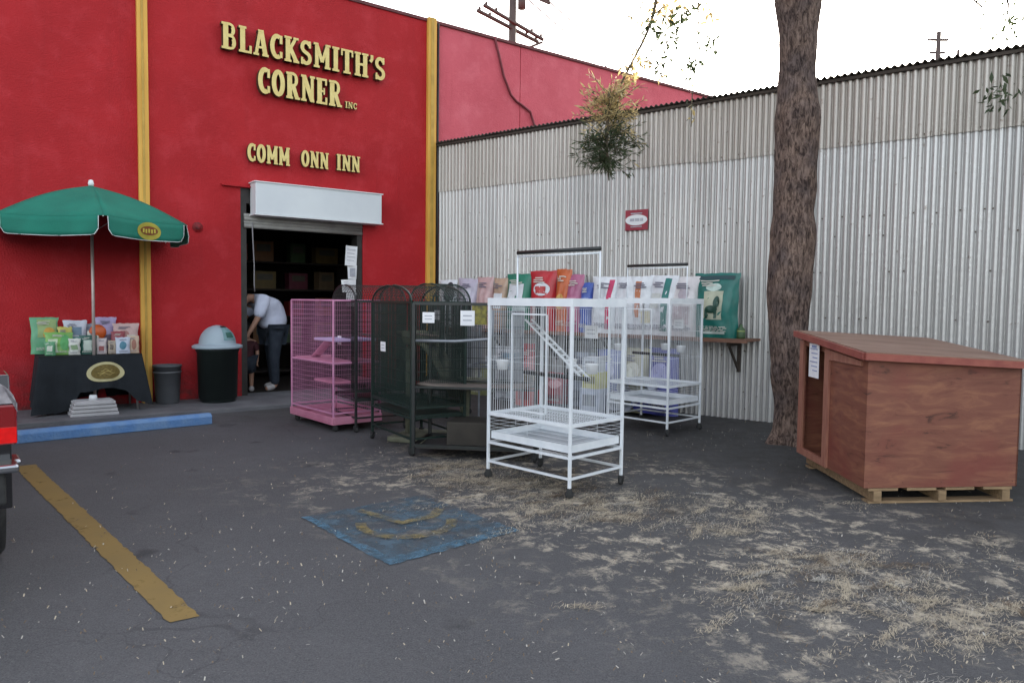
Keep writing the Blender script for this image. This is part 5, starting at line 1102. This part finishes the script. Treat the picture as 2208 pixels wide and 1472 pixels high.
wires = [((2.2, 10, 12.5), (3.6, 32, 11.0), .014), ((1.8, 12, 13.0), (3.2, 34, 11.4), .016), ((2.6, 13, 12.0), (3.9, 33, 8.8), .012), ((4.6, 12, 13.5), (9.4, 40, 9.3), .014), ((-.1, 29.7, 14.4), (14.0, 46.0, 11.0), .03), ((-.1, 29.8, 13.8), (14.0, 46.0, 10.2), .03)]
for i, (a_, b_, r_) in enumerate(wires):
    mb = MB(); a_, b_ = Vector(a_), Vector(b_); mb.tube([a_.lerp(b_, k / 12) - Vector((0, 0, .5 * math.sin(PI * k / 12))) for k in range(13)], r_, 5); o = mb.build('overhead_wire', M_WIRE)
    tag(o, ['thin wire dropping to the red wall, nearest the utility pole', 'thin wire dropping to the red wall, second from the utility pole', 'thin wire dropping to the red wall, third from the utility pole', 'steep wire farthest right in the sky, behind the hanging twigs', 'higher wire running right from the crossarms of the utility pole', 'lower wire running right from the crossarms of the utility pole'][i], 'wire', 'overhead wires in the sky')

# ------------------------------------------------------------------ people in the doorway
def person(label, loc, rz, sc_, J, top, legs_mat, top_mat, hairm, legs='long'):
    rt_ = thing('person', label, 'person', loc, rz)
    names = list(J); idx = {n_: i for i, n_ in enumerate(names)}; P_ = [tuple(Vector(J[n_][0]) * sc_) for n_ in names]; Rr = [J[n_][1] * sc_ for n_ in names]
    E = [('pel', 'sp1'), ('sp1', 'sp2'), ('sp2', 'ch'), ('ch', 'nk'), ('nk', 'hd0'), ('hd0', 'hd1'), ('hd1', 'hd2')]
    for s_ in 'LR': E += [('ch', 'sh' + s_), ('sh' + s_, 'el' + s_), ('el' + s_, 'wr' + s_), ('wr' + s_, 'pa' + s_), ('pel', 'hp' + s_), ('hp' + s_, 'kn' + s_), ('kn' + s_, 'an' + s_), ('an' + s_, 'to' + s_)]
    body = skin('body', P_, [(idx[a], idx[b]) for a, b in E], Rr, M_SKIN, rt_, 2, idx['pel'])
    # fingers
    for s_ in 'LR':
        pa = Vector(J['pa' + s_][0]) * sc_; wr = Vector(J['wr' + s_][0]) * sc_; d = (pa - wr).normalized(); sd_ = d.cross(Vector((0, 1, 0)) if abs(d.y) < .8 else Vector((1, 0, 0))).normalized()
        mb = MB()
        for k in range(4):
            b_ = pa + sd_ * (k - 1.5) * .019 * sc_; l_ = (.062, .072, .068, .052)[k] * sc_; c_ = d.cross(sd_) * .25
            mb.tube([b_, b_ + d * l_ * .55, b_ + (d + c_) * l_], [.0095 * sc_, .009 * sc_, .007 * sc_], 6)
        mb.tube([wr.lerp(pa, .5), wr.lerp(pa, .5) + (sd_ * -.8 + d * .6) * .055 * sc_, wr.lerp(pa, .5) + (sd_ * -.8 + d * 1.1) * .075 * sc_], [.012 * sc_, .010 * sc_, .008 * sc_], 6)
        mb.build('hand', M_SKIN, rt_)
    def seg(name, keys, edges, grow, mt_): 
        ii = {k: i for i, k in enumerate(keys)}; Q = [tuple(Vector(J[k][0]) * sc_) if isinstance(k, str) else tuple(Vector(k) * sc_) for k in keys]
        return skin(name, Q, [(ii[a], ii[b]) for a, b in edges], [g * sc_ for g in grow], mt_, rt_, 2, 0)
    top(seg); legs_(seg, legs_mat, legs)
    # hair cap and face
    h0, h1, h2 = [Vector(J[k][0]) * sc_ for k in ('hd0', 'hd1', 'hd2')]; ax = (h2 - h0).normalized(); fwd = Vector(J['face'][0]) if 'face' in J else Vector((-1, 0, 0))
    c_ = h1 + ax * .02 * sc_ - fwd * .018 * sc_; mb = MB()
    def hr(u, v):
        a = 2 * PI * u; e = PI * v * .62; sd2 = ax.cross(fwd).normalized(); r_ = (.112 + .006 * math.sin(a * 7)) * sc_
        d = ax * math.cos(e) + (fwd * math.cos(a) + sd2 * math.sin(a)) * math.sin(e); k = 1.0 if math.cos(a) < .3 else 1 - .35 * max(0, v - .55)
        return tuple(c_ + d * r_ * k)
    mb.grid(hr, 20, 8, wrap=True); mb.build('hair', hairm, rt_)
    mb = MB(); sd2 = ax.cross(fwd).normalized()
    for s_ in (-1, 1): mb.lathe([(0, -.008 * sc_), (.011 * sc_, 0), (0, .008 * sc_)], h1 + fwd * .085 * sc_ + sd2 * .032 * s_ * sc_, 8)
    mb.tube([h1 + fwd * .088 * sc_ - ax * .055 * sc_ - sd2 * .022 * sc_, h1 + fwd * .088 * sc_ - ax * .055 * sc_ + sd2 * .022 * sc_], .006 * sc_, 6); mb.build('facial_features', M_HAIR, rt_)
    mb = MB(); mb.tube([h1 + fwd * .085 * sc_ + ax * .005 * sc_, h1 + fwd * .112 * sc_ - ax * .028 * sc_], [.007 * sc_, .014 * sc_], 6); mb.build('nose', M_SKIN, rt_)
    return rt_
def legs_(seg, m_l, kind):
    e = [('pel', 'hpL'), ('pel', 'hpR'), ('hpL', 'knL'), ('hpR', 'knR')]
    if kind == 'long': seg('trousers', ['pel', 'hpL', 'hpR', 'knL', 'knR', 'anL', 'anR'], e + [('knL', 'anL'), ('knR', 'anR')], [.165, .12, .12, .085, .085, .065, .065], m_l)
    else: seg('shorts', ['pel', 'hpL', 'hpR', 'knL', 'knR'], e, [.16, .125, .125, .10, .10], m_l)
    for s_ in 'LR': seg('shoe', ['an' + s_, 'to' + s_], [('an' + s_, 'to' + s_)], [.052, .045], M_SHOE)
# adult stooping forward to the left (local -x is left along the shop front, -y towards the camera)
JA = dict(pel=((.12, 0, .90), .15), sp1=((.12, 0, 1.06), .14), sp2=((.07, 0, 1.22), .15), ch=((-.05, 0, 1.36), .15), nk=((-.20, 0, 1.38), .06), hd0=((-.27, -.01, 1.375), .07), hd1=((-.35, -.02, 1.345), .10), hd2=((-.42, -.02, 1.32), .08),
    shL=((-.10, -.19, 1.35), .075), shR=((-.10, .19, 1.35), .075), elL=((-.20, -.20, 1.08), .047), elR=((-.22, .18, 1.10), .047), wrL=((-.32, -.16, .86), .032), wrR=((-.34, .14, .90), .032), paL=((-.36, -.15, .79), .038), paR=((-.38, .13, .83), .038),
    hpL=((.12, -.10, .86), .10), hpR=((.12, .10, .86), .10), knL=((.08, -.12, .48), .065), knR=((.16, .13, .48), .065), anL=((.10, -.12, .08), .042), anR=((.20, .14, .08), .042), toL=((-.06, -.13, .045), .04), toR=((.05, .16, .045), .04), face=((-.75, 0, -.66), 0))
JA['face'] = ((-.70, -.10, -.70), .01)
def topA(seg): seg('white_t_shirt', ['pel', 'sp1', 'sp2', 'ch', 'shL', 'shR', 'elL', 'elR'], [('pel', 'sp1'), ('sp1', 'sp2'), ('sp2', 'ch'), ('ch', 'shL'), ('ch', 'shR'), ('shL', 'elL'), ('shR', 'elR')], [.225, .225, .22, .195, .12, .12, .085, .085], M_SHIRT)
face_keep = JA.pop('face')
def mk(label, loc, rz, s_, J, top, lm, hm, legs, face):
    global person
    J2 = dict(J); r_ = None
    fwd = Vector(face)
    def run():
        return person(label, loc, rz, s_, J2, top, lm, None, hm, legs)
    return run
# give person() the face direction through a fixed vector kept out of the skeleton
class _D(dict):
    def __contains__(s, k): return k == 'face' or dict.__contains__(s, k)
    def __getitem__(s, k): return (s.face, 0) if k == 'face' else dict.__getitem__(s, k)
DA = _D(JA); DA.face = Vector((-.34, -.12, -.93)).normalized()
person('person in a white T-shirt and dark trousers bending forward in the shop doorway', fac(-2.86, -.42, SL), A_ROT + .1, 1.06, DA, topA, M_JEANS, None, M_HAIR, 'long')
JC = dict(pel=((0, 0, .52), .10), sp1=((0, 0, .62), .10), sp2=((0, 0, .72), .10), ch=((0, 0, .82), .10), nk=((0, 0, .91), .042), hd0=((0, 0, .97), .065), hd1=((-.01, 0, 1.05), .092), hd2=((0, 0, 1.11), .07),
    shL=((0, -.12, .83), .05), shR=((0, .12, .83), .05), elL=((.01, -.17, .68), .034), elR=((.01, .17, .68), .034), wrL=((-.03, -.17, .54), .025), wrR=((-.03, .17, .54), .025), paL=((-.04, -.17, .49), .028), paR=((-.04, .17, .49), .028),
    hpL=((0, -.065, .50), .07), hpR=((0, .065, .50), .07), knL=((.0, -.07, .28), .045), knR=((0, .07, .28), .045), anL=((0, -.07, .06), .03), anR=((0, .07, .06), .03), toL=((-.10, -.08, .035), .03), toR=((-.10, .08, .035), .03))
DCH = _D(JC); DCH.face = Vector((.3, -.9, 0)).normalized()
def topC(seg): seg('dark_red_shirt', ['pel', 'sp1', 'sp2', 'ch', 'shL', 'shR', 'elL', 'elR'], [('pel', 'sp1'), ('sp1', 'sp2'), ('sp2', 'ch'), ('ch', 'shL'), ('ch', 'shR'), ('shL', 'elL'), ('shR', 'elR')], [.12, .125, .12, .11, .07, .07, .05, .05], M_MAROON)
person('small person in dark red clothes and shorts standing before the bending person', fac(-3.12, -.50, SL), A_ROT + 1.2, .92, DCH, topC, M_JEANS, None, M_HAIR, 'short')

# ------------------------------------------------------------------ parked pickup at the left edge
cr_ = Vector((-2.365, 3.52, 0)); cd = Vector((-.615, .7885, 0)); tk = thing('pickup_truck', 'black pickup truck with a red and clear tail lamp at the left edge', 'truck', cr_, math.atan2(cd.y, cd.x))
# local x forward, y to the left of the truck (0 = right side)
TWD = 1.85
def shell(prof, y0, y1, mt_, nm, bev=.05):
    mb = MB(); n_ = len(prof); vs = [(x, y0, z) for x, z in prof] + [(x, y1, z) for x, z in prof]
    mb.add(vs, [tuple(range(n_)), tuple(range(2 * n_ - 1, n_ - 1, -1))] + [(i, (i + n_), (i + 1) % n_ + n_, (i + 1) % n_) for i in range(n_)]); return mb.build(nm, mt_, tk, bevel=bev)
wa = lambda cx: [(cx + .42 * math.cos(R(a)), .36 + .42 * math.sin(R(a))) for a in range(172, 7, -15)]
shell([(.02, .48)] + [(.55, .44)] + wa(.93) + [(1.55, .44), (3.75, .44)] + wa(4.35) + [(4.85, .44), (5.2, .48), (5.25, .80), (5.15, .98), (3.95, 1.08), (2.2, 1.12), (.05, 1.12), (0.0, 1.0)], 0.02, TWD, M_CAR, 'body', .04)
shell([(2.25, 1.122), (3.95, 1.082), (3.35, 1.62), (2.35, 1.66)], .12, TWD - .10, M_CAR, 'cab', .05)
for y0, y1 in ((.112, .118), (TWD - .098, TWD - .092)): shell([(2.45, 1.16), (3.70, 1.13), (3.25, 1.55), (2.48, 1.58)], y0, y1, M_WIN, 'side_window', 0)
def lamp(z0, z1, top, x0, ex, y_in):
    P_ = [(y_in, z0), (0.0 - ex, z0)]
    if top: P_ += [(-ex + .11 * (1 - math.cos(R(a))), z1 - .13 + .13 * math.sin(R(a))) for a in range(0, 91, 15)] + [(y_in, z1)]
    else: P_ += [(-ex, z1), (y_in, z1)]
    n_ = len(P_); m_ = MB(); vs = [(x0, y, z) for y, z in P_] + [(.17, y, z) for y, z in P_]
    m_.add(vs, [tuple(range(n_)), tuple(range(2 * n_ - 1, n_ - 1, -1))] + [(i, i + n_, (i + 1) % n_ + n_, (i + 1) % n_) for i in range(n_)]); return m_
lo_ = lamp(.79, .985, False, -.004, .004, .19).build('tail_lamp', M_TAILR, tk, bevel=.012)
lamp(.9875, 1.095, True, -.004, .004, .19).build('clear_lens', M_TAILW, lo_, bevel=.012)
mb = MB(); mb.box((-.009, .0, .80), (-.0045, .17, .875)); mb.build('reflector', mat('bright_red_lens', (.85, .01, .01), (.7, .008, .008), 30, .12), lo_)
mb = MB(); mb.box((.0, TWD - .17, .80), (.16, TWD + .005, 1.125)); mb.build('tail_lamp', M_TAILR, tk, bevel=.03)
mb = MB(); mb.box((-.12, .0, .675), (.03, TWD, .715)); mb.box((-.08, .05, .52), (.02, TWD - .03, .6745), 1); mb.box((.03, -.02, .68), (.2, .02, .71)); mb.build('bumper', [M_CHROME, M_RUB], tk, bevel=.012)
for cx in (.93, 4.35):
    for y0 in (.012, TWD - .252):
        wh = thing('wheel', None, None); wh.parent = tk; wh.location = (cx, y0, .36); bpy.data.objects.remove(wh)
        mb = MB(); pr = [(.20, 0), (.33, .0), (.36, .03), (.365, .06), (.365, .18), (.36, .21), (.33, .24), (.20, .24)]; n_ = 32; vs = []
        for r_, y in pr:
            for k in range(n_): vs.append((cx + r_ * math.cos(2 * PI * k / n_), y0 + y, .365 + r_ * math.sin(2 * PI * k / n_)))
        mb.add(vs, [(i * n_ + k, i * n_ + (k + 1) % n_, (i + 1) * n_ + (k + 1) % n_, (i + 1) * n_ + k) for i in range(len(pr) - 1) for k in range(n_)], 0, True); wo = mb.build('wheel', M_RUB, tk)
        mb = MB(); 
        for k in range(n_): pass
        vs = [(cx, y0 + .05, .365)] + [(cx + .2 * math.cos(2 * PI * k / n_), y0 + .03, .365 + .2 * math.sin(2 * PI * k / n_)) for k in range(n_)]; mb.add(vs, [(0, 1 + k, 1 + (k + 1) % n_) for k in range(n_)]); mb.build('rim', M_STEEL, wo)

# ------------------------------------------------------------------ fallen needles and litter (one heap nobody could count)
rl = random.Random(21); lt = MB()
def sliver(x, y, L, wd, a, z=.006, mi=0):
    dx, dy = math.cos(a) * L / 2, math.sin(a) * L / 2; nx, ny = -math.sin(a) * wd / 2, math.cos(a) * wd / 2; z2 = z + rl.uniform(0, .012)
    lt.add([(x - dx - nx, y - dy - ny, z), (x + dx - nx, y + dy - ny, z2), (x + dx + nx, y + dy + ny, z2), (x - dx + nx, y - dy + ny, z)], [(0, 1, 2, 3)], mi)
ax0, ax1 = Vector((-.75, 6.7)), Vector((3.0, 2.85)); bd_ = (ax1 - ax0).normalized(); bn = Vector((-bd_.y, bd_.x))
for c in range(520):
    f = rl.random(); wdt = .30 + .75 * min(1, f * 1.5); p = ax0.lerp(ax1, f) + bn * rl.gauss(.05, wdt * .55)
    if noise.noise(Vector((p.x * .8, p.y * .8, 3))) < -.18: continue
    n_ = int(rl.uniform(20, 190) * (1.1 - .2 * f)); r_ = rl.uniform(.02, .11); ang = rl.gauss(.3, .7); st = rl.uniform(1.2, 3.2); mi = 0 if rl.random() < .7 else (1 if rl.random() < .35 else 2)
    for _ in range(n_):
        gx, gy = rl.gauss(0, r_ * st), rl.gauss(0, r_ * .45); x = p.x + gx * math.cos(ang) - gy * math.sin(ang); y = p.y + gx * math.sin(ang) + gy * math.cos(ang)
        sliver(x, y, rl.uniform(.006, .040), rl.uniform(.0008, .0028), rl.gauss(ang, 1.0), .006, mi)
for _ in range(6000):   # loose ones all round
    x, y = rl.uniform(-1.6, 5.2), rl.uniform(2.0, 9.5); w_ = 1.0 if (Vector((x, y)) - ax0).dot(bn) > -1.2 else .2
    if noise.noise(Vector((x * 1.3, y * 1.3, 8))) + rl.uniform(-.3, .3) > 0 and rl.random() < w_: sliver(x, y, rl.uniform(.005, .024), rl.uniform(.0015, .004), rl.uniform(0, PI), .013, rl.choice((0, 1, 2, 2)))
for _ in range(2600):
    x, y = rl.uniform(-2.6, 3.5), rl.uniform(1.6, 4.8)
    if noise.noise(Vector((x * 2.1, y * 2.1, 1))) + rl.uniform(-.35, .35) > 0: sliver(x, y, rl.uniform(.004, .014), rl.uniform(.003, .007), rl.uniform(0, PI), .013, rl.choice((0, 1, 2, 2)))
for _ in range(25): sliver(rl.uniform(-1.8, 3.5), rl.uniform(1.8, 4.6), rl.uniform(.015, .035), rl.uniform(.004, .010), rl.uniform(0, PI), .013, 1)
for _ in range(300): sliver(rl.uniform(-3.5, -.5), rl.uniform(4, 8), rl.uniform(.006, .022), rl.uniform(.003, .007), rl.uniform(0, PI), .013, rl.choice((0, 2)))
tag(lt.build('needle_litter', [mat('straw', (.46, .39, .29), (.36, .30, .22), 6, .8), mat('straw_pale', (.44, .41, .36), (.34, .31, .27), 6, .8), mat('straw_brown', (.17, .12, .08), (.11, .08, .055), 6, .8)]), kind='stuff')
